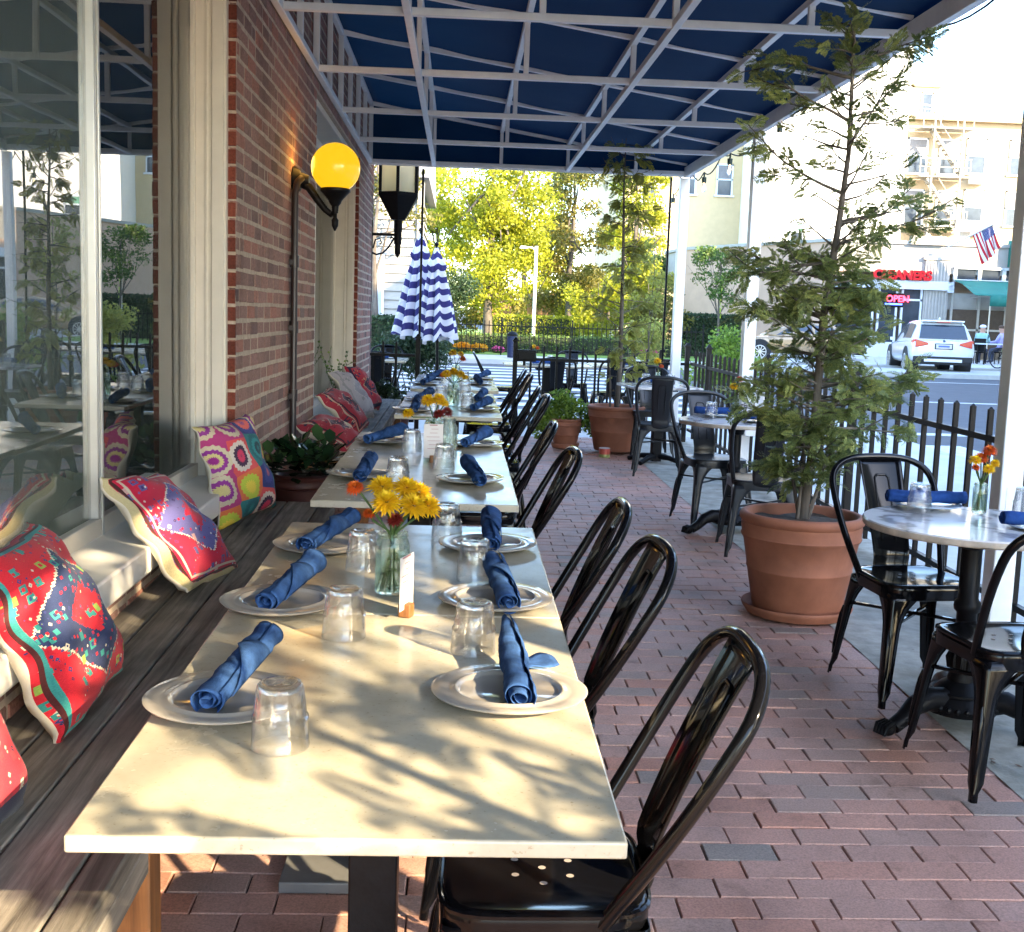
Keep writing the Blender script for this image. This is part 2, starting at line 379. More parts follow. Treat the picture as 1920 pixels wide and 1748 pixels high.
mat['petal'] = leaf_mat('yellow petals', (.5,.26,.01), (.80,.50,.012), (.88,.62,.02), .25)
mat['petal_or'] = leaf_mat('orange petals', (.35,.04,.01), (.6,.1,.015), (.7,.18,.02), .25)
mat['stem'] = leaf_mat('green stems', (.03,.06,.015), (.07,.13,.03), (.16,.24,.06), .3)
mat['cedar'] = leaf_mat('cedar sprays', (.09,.125,.045), (.20,.26,.09), (.40,.42,.13), .45)
mat['bald'] = leaf_mat('sparse feathery leaves', (.22,.20,.05), (.33,.36,.08), (.5,.45,.1), .55)
mat['yellowleaf'] = leaf_mat('yellow green leaves', (.13,.16,.012), (.33,.34,.02), (.5,.47,.04), .45)
mat['oliveleaf'] = leaf_mat('olive autumn leaves', (.07,.075,.015), (.16,.15,.03), (.32,.26,.05), .42)
mat['greenleaf'] = leaf_mat('mid green leaves', (.03,.06,.015), (.08,.14,.03), (.2,.28,.05), .35)
mat['darkleaf'] = leaf_mat('dark green leaves', (.012,.03,.012), (.03,.06,.025), (.07,.11,.04), .25)
mat['glossleaf'] = leaf_mat('glossy dark leaves', (.008,.022,.01), (.02,.05,.02), (.05,.1,.03), .15, .22)
mat['limeleaf'] = leaf_mat('lime potted leaves', (.06,.12,.02), (.16,.26,.03), (.3,.4,.06), .4)
mat['dead'] = leaf_mat('dry leaves', (.12,.06,.03), (.2,.1,.05), (.28,.16,.07), .2)
mat['socket'] = M('dark green socket', (.012,.03,.022), .5)
mat['filament'] = M('glowing filament', (1,.6,.2), .5, emit=(1,.62,.25), est=2.0)
# ------------------------------------------------------------------ the setting: ground, walk, roads
random.seed(7); rng = np.random.default_rng(7)
def ground_sheet(name, x0, x1, y0, y1, dz, m, label, cat, thick=0, nx=2, ys=None):
    b = MB(); Y = sorted(set([y0, y1]+[y for y in (-3, 5) if y0 < y < y1]+list(ys or [])))
    xs = [x0+(x1-x0)*i/(nx-1) for i in range(nx)]
    V = [(x, y, G(y)+dz) for y in Y for x in xs]; n = nx
    b.add(V, [(j*n+i, j*n+i+1, (j+1)*n+i+1, (j+1)*n+i) for j in range(len(Y)-1) for i in range(n-1)])
    if thick:
        for (xa, xb, ya, yb) in ((x0, x1, y0, y0), (x0, x1, y1, y1)): b.add([(xa, ya, G(ya)+dz), (xb, ya, G(ya)+dz), (xb, ya, G(ya)+dz-thick), (xa, ya, G(ya)+dz-thick)], [(0,1,2,3)])
        for xa in (x0, x1):
            for j in range(len(Y)-1): b.add([(xa, Y[j], G(Y[j])+dz), (xa, Y[j+1], G(Y[j+1])+dz), (xa, Y[j+1], G(Y[j+1])+dz-thick), (xa, Y[j], G(Y[j])+dz-thick)], [(0,1,2,3)])
    return tag(b.build(name, m, smooth=0), label, cat, kind='structure')
ground_sheet('road', -320, 320, -120, 400, -.15, mat['asphalt'], 'grey asphalt street beyond the black fence', 'road')
ground_sheet('sidewalk', -3.2, 5.6, -30, 17.2, -.03, mat['walk'], 'pale concrete sidewalk outside the fence', 'sidewalk', .14)
ground_sheet('far_sidewalk', -60, 60, 33.2, 36.2, -.02, mat['walk'], 'pale sidewalk in front of the garden fence', 'sidewalk', .14)
ground_sheet('shop_sidewalk', 10.5, 70, 38.2, 47.6, -.02, mat['walk'], 'pale sidewalk in front of the shops', 'sidewalk', .14)
ground_sheet('concrete_strip', 1.79, 2.75, -2, 13.6, .004, mat['conc'], 'worn mossy concrete strip along the black fence', 'pavement')
gm = leaf_mat('lawn', (.06,.11,.015), (.13,.22,.03), (.22,.32,.05), .1)
b = MB(); b.add([(-60,36.2,G(36)-.02),(10.4,36.2,G(36)-.02),(10.4,75,G(75)),(-60,75,G(75))], [(0,1,2,3)])
tag(b.build('lawn', M('lawn grass', (.15,.25,.035), .95, vs=2, var=.3, bmp=.8, bs=40), smooth=0), 'bright green lawn behind the far iron fence', 'lawn', kind='structure')
# crosswalk bars and stop lines on the road
b = MB()
for i in range(11):
    y = 17.9+i*1.3
    b.add([(-5.5+.02*i,y,G(y)-.146),(4.4,y,G(y)-.146),(4.4,y+.62,G(y+.62)-.146),(-5.5,y+.62,G(y+.62)-.146)], [(0,1,2,3)])
for i in range(9):
    x = 6.0+i*.95
    for (ya, yb) in ((12.3, 14.9),): b.add([(x,ya,G(ya)-.146),(x+.55,ya,G(ya)-.146),(x+.55,yb,G(yb)-.146),(x,yb,G(yb)-.146)], [(0,1,2,3)])
for (ya, yb, xa, xb) in ((16.2,16.55,5.8,14.0),(22.9,23.15,9,18),(30.6,30.8,6,24)):
    b.add([(xa,ya,G(ya)-.146),(xb,ya,G(ya)-.146),(xb,yb,G(yb)-.146),(xa,yb,G(yb)-.146)], [(0,1,2,3)])
tag(b.build('crosswalk', mat['paint'], smooth=0), 'white painted crosswalk bars on the grey street', 'crosswalk', kind='structure')

# brick walk: every paver a bevelled brick, one mesh
b = MB(); bw, bd = .2, .1; j0 = 0
y = -.6
while y < 13.2:
    off = (j0 % 2)*bw*.5+random.uniform(-.015, .015)
    x = -1.3+off
    lim = 1.80+.03*math.sin(y*1.7)
    while x < lim:
        w = min(bw, 1.86-x)
        if w > .05:
            g = random.uniform(.002, .005); dz = random.uniform(-.0022, .0022); z = G(y+bd/2)+dz
            tx, ty = random.uniform(-.007, .007), random.uniform(-.007, .007)
            X0, X1, Y0, Y1 = x+g*.6, x+w-g*.6, y+g*.5, y+bd-g*.5; e = .0025
            def zz(px, py): return z+(px-x-w/2)*tx+(py-y-bd/2)*(ty+.02 if y < 5 else ty)
            top = [(X0+e,Y0+e),(X1-e,Y0+e),(X1-e,Y1-e),(X0+e,Y1-e)]; out = [(X0,Y0),(X1,Y0),(X1,Y1),(X0,Y1)]
            V = [(p[0], p[1], zz(*p)) for p in top]+[(p[0], p[1], zz(*p)-e) for p in out]+[(p[0], p[1], zz(*p)-.04) for p in out]
            tn = min(1, max(0, random.gauss(.57, .19))); 
            if random.random() < .025: tn = random.uniform(0, .12)
            b.add(V, [(0,1,2,3)]+[(4+i, 4+(i+1)%4, (i+1)%4, i) for i in range(4)]+[(8+i, 8+(i+1)%4, 4+(i+1)%4, 4+i) for i in range(4)], 0, tn)
        x += bw
    y += bd; j0 += 1
for (ya, yb) in ((-.6, 5), (5, 13.2)):
    b.add([(-1.35,ya,G(ya)-.011),(1.85,ya,G(ya)-.011),(1.85,yb,G(yb)-.011),(-1.35,yb,G(yb)-.011)], [(0,1,2,3)], 1)
tag(b.build('brick_walk', [mat['paver'], mat['joint']], smooth=0), 'reddish grey brick paving of the dining patio', 'paving', kind='structure')

# ------------------------------------------------------------------ restaurant building (left)
REST = thing('restaurant_building', 'red brick restaurant wall with big cream framed windows', 'building', (0,0,0))
WX = -1.03
holes = [(-3.0, 5.5, .67, 3.35), (8.44, 11.95, .60, 3.0)]
b = MB(); cz = .0785; nlay = 62; random.seed(3)
def solid_at(ya, yb, za, zb):
    return not any(ya < h[1]-.002 and yb > h[0]+.002 and za < h[3] and zb > h[2]+.002 for h in holes)
for k in range(nlay):
    z0 = -.12+k*cz; z1 = z0+cz-.017
    y = -3.0-(.11 if k % 2 else 0)
    while y < 13.9:
        L_ = .2 if random.random() < .86 else .1
        ya, yb = y, min(y+L_-.0135, 13.9)
        for h in holes:                       # cut bricks at the openings
            if z0 < h[3] and z1 > h[2]:
                if ya < h[0] < yb: yb = h[0]
                if ya < h[1] < yb: ya = h[1]
        if yb-ya > .02 and solid_at(ya, yb, z0, z1) and (ya > 4.9 or z0 < .8):
            dx = random.uniform(-.003, .002); e = .004
            X = WX+.002+dx; tn = min(1, max(0, random.gauss(.5, .22)))
            P = [(ya+e,z0+e),(yb-e,z0+e),(yb-e,z1-e),(ya+e,z1-e)]; Q = [(ya,z0),(yb,z0),(yb,z1),(ya,z1)]
            jit = [random.uniform(-.0025,.0025) for _ in range(8)]
            V = [(X, p[0], p[1]+jit[i]*.6) for i, p in enumerate(P)]+[(X-.004, q[0]+jit[i], q[1]+jit[i+4]) for i, q in enumerate(Q)]+[(WX-.03, q[0]+jit[i], q[1]+jit[i+4]) for i, q in enumerate(Q)]
            b.add(V, [(0,1,2,3)]+[(4+i,4+(i+1)%4,(i+1)%4,i) for i in range(4)]+[(8+i,8+(i+1)%4,4+(i+1)%4,4+i) for i in range(4)], 0, tn)
        y += L_
# mortar backing and reveals
for (ya, yb, za, zb) in ((5.5,8.44,-.2,4.8),(11.95,13.9,-.2,4.8),(8.44,11.95,3.0,4.8),(8.44,11.95,-.2,.60),(-3,5.5,-.2,.67),(-3,5.5,3.35,4.8)):
    b.span((WX-.3, ya+.001, za), (WX-.001, yb-.001, zb), 1)
def reveal(yc, za, zb, sgn):                  # the narrow brick return beside a window casing
    z = za
    while z < zb:
        b.span((WX-.055, yc-sgn*.007, z), (WX-.001+random.uniform(-.002,.002), yc+sgn*.01, z+cz-.016), 2, random.random()); z += cz
reveal(5.497, -.05, 3.4, 1); reveal(11.953, .6, 3.0, 1)
b.span((-9, 13.55, -.2), (WX-.31, 13.89, 4.8), 1)
b.build('brick_wall', [mat['brick'], mat['mortar'], mat['brick_red']], REST, smooth=0)
b = MB(); b.span((-9,-3,4.6),(WX-.31,13.5,4.9)); b.build('roof', mat['conc'], REST, smooth=0)

pane_m, t, N, L, p = _nt('window pane glass')
v = coords(t, 'Object', (1, 20, .5)); st = noise(t, v, 5, 6, .7); v2 = coords(t); bl = noise(t, v2, 1.6, 3)
p.inputs['Base Color'].default_value = (1,1,1,1); p.inputs['Roughness'].default_value = 0; p.inputs['Transmission Weight'].default_value = 1; p.inputs['IOR'].default_value = 1.52
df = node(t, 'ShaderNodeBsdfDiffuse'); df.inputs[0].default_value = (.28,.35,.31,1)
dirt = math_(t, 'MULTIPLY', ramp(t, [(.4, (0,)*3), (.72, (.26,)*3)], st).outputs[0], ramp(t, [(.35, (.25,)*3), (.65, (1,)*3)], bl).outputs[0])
gl_ = node(t, 'ShaderNodeBsdfGlossy'); gl_.inputs['Roughness'].default_value = .004
fr = node(t, 'ShaderNodeFresnel'); fr.inputs['IOR'].default_value = 3.3
tr = node(t, 'ShaderNodeBsdfTransparent')
b1 = noise(t, v2, 1.1, 2); bn = node(t, 'ShaderNodeBump'); bn.inputs['Strength'].default_value = .05; bn.inputs['Distance'].default_value = .02; L.new(b1, bn.inputs['Height'])
L.new(bn.outputs[0], gl_.inputs['Normal']); L.new(bn.outputs[0], fr.inputs['Normal'])
m1 = node(t, 'ShaderNodeMixShader'); L.new(fr.outputs[0], m1.inputs[0]); L.new(tr.outputs[0], m1.inputs[1]); L.new(gl_.outputs[0], m1.inputs[2])
m2 = node(t, 'ShaderNodeMixShader'); L.new(math_(t, 'MULTIPLY', math_(t, 'ADD', dirt, .2), attr(t)), m2.inputs[0]); L.new(m1.outputs[0], m2.inputs[1]); L.new(df.outputs[0], m2.inputs[2])  # uniform haze added to the dirt streaks to brighten the weak reflection
L.new(m2.outputs[0], N['Material Output'].inputs[0]); N.remove(p)
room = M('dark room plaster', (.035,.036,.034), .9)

def window(y0, y1, z0, z1, gx, mull, sx, sth, dirt_haze):
    w = MB()
    # jamb panels (deep, stepped mouldings), head, bottom rail
    for (yj, sg) in ((y1, -1), (y0, 1)):
        w.span((gx-.10, yj, z0), (WX-.035, yj+sg*.05, z1))
        w.span((WX-.10, yj+sg*.05, z0), (WX-.045, yj+sg*.062, z1))
        w.span((WX-.13, yj+sg*.05, z0), (WX-.115, yj+sg*.058, z1))
        w.span((gx-.03, yj+sg*.05, z0), (gx+.02, yj+sg*.075, z1))
    w.span((gx-.10, y0+.05, z1-.05), (WX-.03, y1-.05, z1)); w.span((gx-.03, y0+.075, z1-.13), (gx+.02, y1-.075, z1-.05))
    w.span((gx-.035, y0+.05, z0+.04), (gx+.03, y1-.05, z0+.115))
    f = w.build('window', mat['trim'], REST, bevel=.004)
    s = MB(); s.box(((gx-.06+sx)/2, (y0+y1)/2, z0+.075-sth/2-.02), (sx-gx+.06, y1-y0-.002, sth)); s.build('sill', mat['sill'], f, bevel=.008)
    ys = [y0+.075]+mull+[y1-.075]
    for i in range(len(ys)-1):
        pn = MB(); a = .011 if 0 < i else 0
        pn.box((gx, (ys[i]+ys[i+1])/2, (z0+.115+z1-.13)/2), (.006, ys[i+1]-ys[i]-.02, z1-z0-.245), tone=dirt_haze[i]); pn.build('pane', pane_m, f, smooth=0)
    for y in mull:
        mu = MB(); mu.span((gx-.02, y-.026, z0+.03), (gx+.028, y-.004, z1-.05)); mu.span((gx-.02, y+.004, z0+.03), (gx+.034, y+.02, z1-.05)); mu.span((gx-.02,y-.004,z0+.03),(gx+.012,y+.004,z1-.05),1)
        mu.build('mullion', [mat['alu'], mat['iron']], f, bevel=.002)
    return f
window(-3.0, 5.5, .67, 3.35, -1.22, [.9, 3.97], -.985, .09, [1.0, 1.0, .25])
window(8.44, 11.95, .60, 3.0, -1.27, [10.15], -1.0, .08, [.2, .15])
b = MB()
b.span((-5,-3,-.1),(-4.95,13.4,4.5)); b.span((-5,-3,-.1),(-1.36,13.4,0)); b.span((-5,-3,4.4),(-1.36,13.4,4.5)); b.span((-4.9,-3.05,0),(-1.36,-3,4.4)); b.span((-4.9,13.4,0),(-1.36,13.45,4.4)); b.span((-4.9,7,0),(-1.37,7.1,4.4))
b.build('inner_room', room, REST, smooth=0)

# pipe with couplings beside the lamp
pt = thing('conduit_pipe', 'dark brown metal conduit running down the brick pier from the globe lamp', 'pipe', (0,0,0))
pm = M('brown pipe paint', (.022,.012,.011), .4, var=.2)
b = MB(); PX, PY = -.985, 7.16
b.tube([(PX-.01,PY,.06),(PX-.01,PY,2.18),(PX,PY+.02,2.25),(PX+.02,PY+.06,2.28)], .021, 10)
b.tube([(PX-.02,PY+.07,.06),(PX-.02,PY+.07,2.2)], .012, 8); b.build('pipe', pm, pt)
b = MB()
for z in (.95, 1.36, 1.75):
    b = MB(); b.tube([(PX-.01,PY,z),(PX-.01,PY,z+.07)], .027, 10); b.box((PX-.025,PY+.03,z+.03),(.025,.12,.03)); b.build('coupling', pm, pt)

# globe lamp on its bracket
lz = 2.295
gl = thing('wall_lamp', 'lit amber globe lamp on black curled bracket on the brick wall', 'lamp', (WX, 7.3, lz))
b = MB(); b.ball((.26,-.02,.06), .147, 0, 32, 20); b.build('globe', mat['globe'], gl, smooth=180)
b = MB(); b.tube([(.01,0,-.02),(.05,0,-.02)], [.085,.06], 16); b.tube([(.05,0,-.02),(.10,0,-.02)], [.05,.03], 12); b.tube([(-.005,0,-.02),(.012,0,-.02)], .07, 12)
b.build('back_plate', mat['iron'], gl)
b = MB(); b.tube([(.04,0,-.03),(.10,0,-.06),(.15,0,-.13),(.20,0,-.19),(.235,0,-.215),(.26,-.02,-.20),(.26,-.02,-.15)], [.028,.026,.023,.02,.02,.02,.024], 12)
b.tube([(.26,-.02,-.20),(.26,-.02,-.235),(.26,-.02,-.25),(.26,-.02,-.285),(.26,-.02,-.315)], [.012,.012,.022,.02,.004], 10); b.build('arm', mat['iron'], gl)
b = MB(); b.lathe([(.02,-.17),(.035,-.15),(.04,-.135),(.07,-.10),(.085,-.085),(.092,-.08),(.092,-.066),(.08,-.06)], 24, (.26,-.02,0)); b.build('fitter', mat['iron'], gl)
pl = bpy.data.lights.new('globe_light', 'POINT'); pl.energy = 1.1; pl.color = (1,.5,.1); pl.shadow_soft_size = .147
po = bpy.data.objects.new('globe_light', pl); COL.objects.link(po); po.parent = gl; po.location = (.12,-.02,.06)

# big lantern on a scrolled bracket at the end of the building
LT = thing('wall_lantern', 'large black lantern with ribbed glass on a scrolled bracket past the canopy', 'lantern', (-.735, 13.75, .12))
def hexr(R, z, n=6, a0=PI/6): return [(R*math.cos(a0+2*PI*k/n), R*math.sin(a0+2*PI*k/n), z) for k in range(n)]
b = MB()
hx = [hexr(.05,2.42),hexr(.09,2.43),hexr(.235,2.66),hexr(.255,2.69),hexr(.255,2.73),hexr(.235,2.73)]
for i in range(len(hx)-1):
    b.add(hx[i]+hx[i+1], [(k,(k+1)%6,6+(k+1)%6,6+k) for k in range(6)])
for q in hexr(.235, 0): b.bar((q[0],q[1],2.72),(q[0],q[1],3.55), .035, .035)
b.lathe([(.26,3.53),(.27,3.56),(.22,3.66),(.08,3.86),(.02,3.92),(.001,3.98)], 6)
b.build('cage', mat['iron'], LT, smooth=0)
rg, t, N, L, p = _nt('ribbed lantern glass'); p.inputs['Base Color'].default_value = (.9,.85,.68,1); p.inputs['Roughness'].default_value = .2
v = coords(t, 'Object', (1,1,40)); bump(t, p, noise(t, v, 3, 2), .4, .01)
tl = node(t, 'ShaderNodeBsdfTranslucent'); tl.inputs[0].default_value = (.95,.9,.75,1); mx = node(t, 'ShaderNodeMixShader'); mx.inputs[0].default_value = .75
L.new(p.outputs[0], mx.inputs[1]); L.new(tl.outputs[0], mx.inputs[2]); L.new(mx.outputs[0], N['Material Output'].inputs[0])
for k in range(6):
    a, c = hexr(.225, 2.73)[k], hexr(.225, 2.73)[(k+1)%6]; b = MB(); b.bar(((a[0]+c[0])/2,(a[1]+c[1])/2,2.73),((a[0]+c[0])/2,(a[1]+c[1])/2,3.53), .2, .006, up=(math.cos(PI/6+2*PI*(k+.5)/6), math.sin(PI/6+2*PI*(k+.5)/6),0)); b.build('glass_panel', rg, LT, smooth=0)
b = MB(); b.tube([(0,0,2.44),(0,0,2.30),(0,0,2.29),(0,0,2.24),(0,0,2.16),(0,0,2.15),(0,0,2.05),(0,0,2.0)], [.05,.05,.045,.045,.045,.035,.035,.005], 14); b.build('stem', mat['iron'], LT)
b = MB(); b.span((-.325,-.025,1.98),(-.285,.025,2.42)); b.bar((-.30,0,2.26),(-.02,0,2.26),.03,.03)
b.tube([(-.29,0,2.05),(-.24,0,2.03),(-.17,0,2.05),(-.11,0,2.11),(-.06,0,2.19),(-.05,0,2.22),(-.075,0,2.235),(-.09,0,2.215)], .011, 8)
b.tube([(-.28,0,2.1),(-.255,0,2.2),(-.2,0,2.21),(-.185,0,2.165),(-.21,0,2.15)], .009, 8)
b.tube([(-.3,.0,1.98),(-.3,0,.2)], .012, 8); b.build('bracket', mat['iron'], LT)

# ------------------------------------------------------------------ canopy: white frame + blue canvas
CN = thing('canopy', 'white tube frame canopy with dark blue canvas over the patio', 'canopy', (0,0,0))
FY = [12.95-1.6*k for k in range(11)]; XL, XR = -1.02, 2.42
ZB = 3.10; ZT = 3.70; ZE = 3.17
def zc(x): return ZT+(ZE-ZT)*(x-XL)/(XR-XL)
b = MB(); q = .042
for i, y in enumerate(FY):
    b.bar((XL+.02,y,ZB),(XR,y,ZB), q, q); b.bar((XL+.02,y,zc(XL)),(XR,y,zc(XR)+.03), q, q)
    for x in (-.32,.4,1.12,1.86): b.bar((x,y,ZB),(x,y,zc(x)), q*.85, q*.85)
    b.bar((XL+.02,y,ZB),(XL+.02,y,ZT),q,q)
    if i: b.bar((XL+.02,y+.8,ZB),(XL+.02,y+.8,ZT),q*.9,q*.9)
for x, z in ((XL+.02,ZB-.003),(-.32,ZB-.01),(1.12,ZB-.01),(XL+.02,ZT-.01),(-.32,zc(-.32)-.012),(.4,zc(.4)-.012),(1.12,zc(1.12)-.012),(1.86,zc(1.86)-.012)):
    b.bar((x,FY[0],z),(x,FY[-1],z), q, q)
b.bar((XR,FY[0]+.02,ZB+.01),(XR,FY[-1],ZB+.01), .05, .11)
b.bar((XL,FY[0]+.03,ZB-.005),(XR,FY[0]+.03,ZB-.005), .03, .06)
b.build('frame', mat['white_metal'], CN, bevel=.004)
cv, t, N, L, p = _nt('navy canvas'); v = coords(t); f = noise(t, v, 1.3, 3)
r = ramp(t, [(.3,(.004,.04,.085)),(.7,(.008,.058,.12))], f); L.new(r.outputs[0], p.inputs['Base Color']); p.inputs['Roughness'].default_value = .8
tl = node(t, 'ShaderNodeBsdfTranslucent'); tl.inputs[0].default_value = (.004,.07,.15,1); mx = node(t, 'ShaderNodeMixShader'); mx.inputs[0].default_value = .45
L.new(p.outputs[0], mx.inputs[1]); L.new(tl.outputs[0], mx.inputs[2]); L.new(mx.outputs[0], N['Material Output'].inputs[0]); bump(t, p, noise(t, v, 300, 2), .2, .002)
b = MB()
b.grid(lambda u, v: (XL+.0+(XR+.06-XL)*u, FY[-1]+(FY[0]+.05-FY[-1])*v, zc(XL+(XR-XL)*u)+.03-.022*abs(math.sin(v*9.125*PI))**.7*(.4+.6*math.sin(u*5*PI)**2)-.004*math.sin(u*23+v*31)), 31, 113)
b.build('canvas_roof', cv, CN, solid=.004)
b = MB(); b.add([(XL,FY[0]+.055,ZB-.03),(XR+.06,FY[0]+.055,ZB-.03),(XR+.06,FY[0]+.055,ZE+.03),(XL,FY[0]+.055,ZT+.03)],[(0,1,2,3)]); b.build('end_canvas', cv, CN, smooth=0, solid=.004)
b = MB(); b.grid(lambda u, v: (XR+.065+.006*math.sin(u*60), FY[-1]+(FY[0]+.05-FY[-1])*u, ZE+.04-.11*v), 90, 3); b.build('side_valance', cv, CN, solid=.004)
for y in (13.0, 9.75, 4.98, .4):
    pb = MB(); z0 = G(y); pb.span((XR-.06,y-.05,z0+.012),(XR+.04,y+.05,ZB-.05)); pb.span((XR-.11,y-.1,z0+.004),(XR+.09,y+.1,z0+.016)); pb.build('post', mat['white_metal'], CN, bevel=.006)
b = MB(); b.span((XR+.0,4.985-.056,1.36),(XR+.03,4.985-.05,1.52)); b.build('outlet_box', mat['white_metal'], CN, bevel=.004); b = MB(); b.span((XR-.03,9.60,G(9.7)+.45),(XR+.12,9.69,.98)); b.build('outlet_box', mat['white_metal'], CN, bevel=.004)

# ------------------------------------------------------------------ timber benches
def bench(name, y0, y1, label):
    ym = (y0+y1)/2; r = thing(name, label, 'bench', (0, ym, G(ym)), rx=.02 if y1 < 6 else .0064, group='timber benches along the restaurant wall')
    L_ = y1-y0; rn = random.Random(int(y0*10)); x = -1.055
    for w in (.13, .125, .16, .07):
        pb = MB(); n = 14; t_ = rn.random()
        pb.box((x+w/2, 0, .455), (w-.005, L_-rn.uniform(0,.04), .048), tone=t_); x += w; pb.build('plank', mat['bench'], r, bevel=.005)
    for yy in (-L_/2+.22, -L_*.17, L_*.17, L_/2-.1):
        lg = MB(); lg.box((-.61,yy,.2),(.085,.085,.455)); lg.box((-.98,yy,.2),(.085,.085,.455)); lg.box((-.8,yy,.40),(.44,.07,.05)); lg.build('leg', mat['legwood'], r, bevel=.004)
    fr = MB(); fr.box((-.585,0,.405),(.03,L_-.1,.06)); fr.build('rail', mat['bench'], r, bevel=.003)
    return r
bench('timber_bench', .55, 5.62, 'long grey weathered timber bench under the big near window')
bench('timber_bench', 7.5, 12.0, 'pale weathered timber bench under the far window, beyond the leafy pot')
# ------------------------------------------------------------------ metal café chair
def chair(name, label, paint, group, H=.885):
    t = thing(name, label, 'chair', (0,0,0), 0, group)
    # seat: dished rounded square with rolled rim, drain holes, short skirt
    def sq(a, r, ex=4.5):
        c, s_ = math.cos(a), math.sin(a); k = (abs(c)**ex+abs(s_)**ex)**(-1/ex)
        w = 1+.04*s_
        return (c*k*r*w, s_*k*r)
    b = MB(); rings = [(.02,.452),(.08,.4525),(.13,.455),(.165,.459),(.174,.461),(.181,.459),(.185,.452),(.186,.44),(.186,.405),(.182,.402)]
    n = 56; V = []; F = []
    for r, z in rings:
        for k in range(n):
            x, y = sq(2*PI*k/n, r, 2.0 if r < .05 else (3 if r < .1 else 5.5)); V.append((x, y, z))
    for i in range(len(rings)-1):
        for k in range(n): F.append((i*n+k, i*n+(k+1)%n, (i+1)*n+(k+1)%n, (i+1)*n+k))
    F.append(tuple(range(n))); b.add(V, F)
    b.tube([(*sq(2*PI*k/n, .1845, 5.5), .455) for k in range(n)], .006, 6, closed=True)
    for hx, hy in ((-.03,.05),(.03,.05),(-.06,0),(0,0),(.06,0),(-.03,-.05),(.03,-.05)):
        b.disc((hx, hy, .4535), .0072, 12, 1); 
    b.build('seat', [paint, mat['rivet']], t, smooth=50)
    # four folded sheet legs: each a corner that spreads into a half arch on both sides
    for sx in (-1, 1):
        for sy in (-1, 1):
            b = MB(); top = Vector((sx*.178, sy*.178, .43)); foot = Vector((sx*.222, sy*.235, .004)); m = 16; rows = []
            for i in range(m):
                u = i/(m-1); c = top.lerp(foot, u); hook = max(0, 1-u/.34)
                w = .030+.022*(1-u)+.122*(1-math.sqrt(max(0, 1-hook**2)))
                if u > .88: w = .019
                r = min(.018, w*.5); row = []
                row.append(c+Vector((-sx*w, 0, 0))); row.append(c+Vector((-sx*(w*.62), 0, 0)))
                for k in range(5):
                    a = PI/2*k/4; row.append(c+Vector((-sx*r+sx*r*math.sin(a), -sy*r+sy*r*math.cos(a), 0)))
                # the corner runs round from the front face to the side face
                row.append(c+Vector((0, -sy*(w*.62), 0))); row.append(c+Vector((0, -sy*w, 0))); rows.append(row)
            k = len(rows[0]); b.add([p for r_ in rows for p in r_], [(i*k+j, i*k+j+1, (i+1)*k+j+1, (i+1)*k+j) for i in range(m-1) for j in range(k-1)])
            g0 = top.lerp(foot, .32); g1 = top.lerp(foot, .80)   # pressed rib down the corner
            b.tube([g0.lerp(g1, q/6)+Vector((sx*-.003, sy*-.003, 0)) for q in range(7)], [.002,.008,.009,.009,.008,.007,.002], 8)
            b.build('leg', paint, t, smooth=60, solid=.003)
    b = MB(); b.bar((-.17,-.17,.30),(.17,.17,.30),.018,.012); b.bar((-.17,.17,.312),(.17,-.17,.312),.018,.012); b.build('brace', paint, t, bevel=.003)
    # hoop
    pts = []
    def yb(z): return -.095-.265*max(0, (z-.44)/(H-.44))**.95
    def ys(z): return -.178-.182*max(0, (z-.44)/(H-.44))**1.25
    for k in range(9):
        u = k/8; z = .435+(.765-.435)*u; pts.append((-.172-.05*math.sin(u*PI*.5), yb(z)+.0, z))
    for k in range(1, 20):
        a = PI-PI*k/20; ca, sa = math.cos(a), math.sin(a); x = .222*math.copysign(abs(ca)**.72, ca); z = .765+(H-.765)*abs(sa)**.8; pts.append((x, yb(z), z))
    for k in range(8, -1, -1):
        u = k/8; z = .435+(.765-.435)*u; pts.append((.172+.05*math.sin(u*PI*.5), yb(z), z))
    b = MB(); b.tube(pts, .0140, 12); b.build('back_frame', paint, t, smooth=80)
    # central sheet of the backrest with folded edges and an embossed arch
    def sl(u, v):
        z = .425+(H-.012-.425)*v; w = .074+.02*v; x = (u*2-1)*w
        bend = .022*max(0, 1-v/.16)**2
        y = ys(max(z, .44))+.004
        if v < .16: y += -.03*math.sin(v/.16*PI)*.5
        return (x, y-.010*(1-(2*u-1)**2)+(.006 if u in (0, 1) else 0), z)
    b = MB(); b.grid(sl, 15, 22)
    for off in (-.012, .012):
        A = [(-.030, .30), (-.030, .84), (-.02, .865), (.02, .865), (.030, .84), (.030, .30)]
        P = []
        for x, v in A: q = sl(.5+x/(2*(.074+.02*v)), v); P.append((q[0], q[1]+(.0025 if off > 0 else -.0025), q[2]))
        dense = []
        for i in range(len(P)-1):
            for k in range(6): dense.append(Vector(P[i]).lerp(Vector(P[i+1]), k/6))
        dense.append(Vector(P[-1])); b.tube(dense, .0032, 6)
    b.build('backrest', paint, t, smooth=70, solid=.0035)
    return t
mat['rivet'] = M('worn hole rim', (.42,.36,.32), .5, .3)
GB = 'black metal chairs along the dining tables'
CH = chair('metal_chair', 'x', mat['black'], GB)
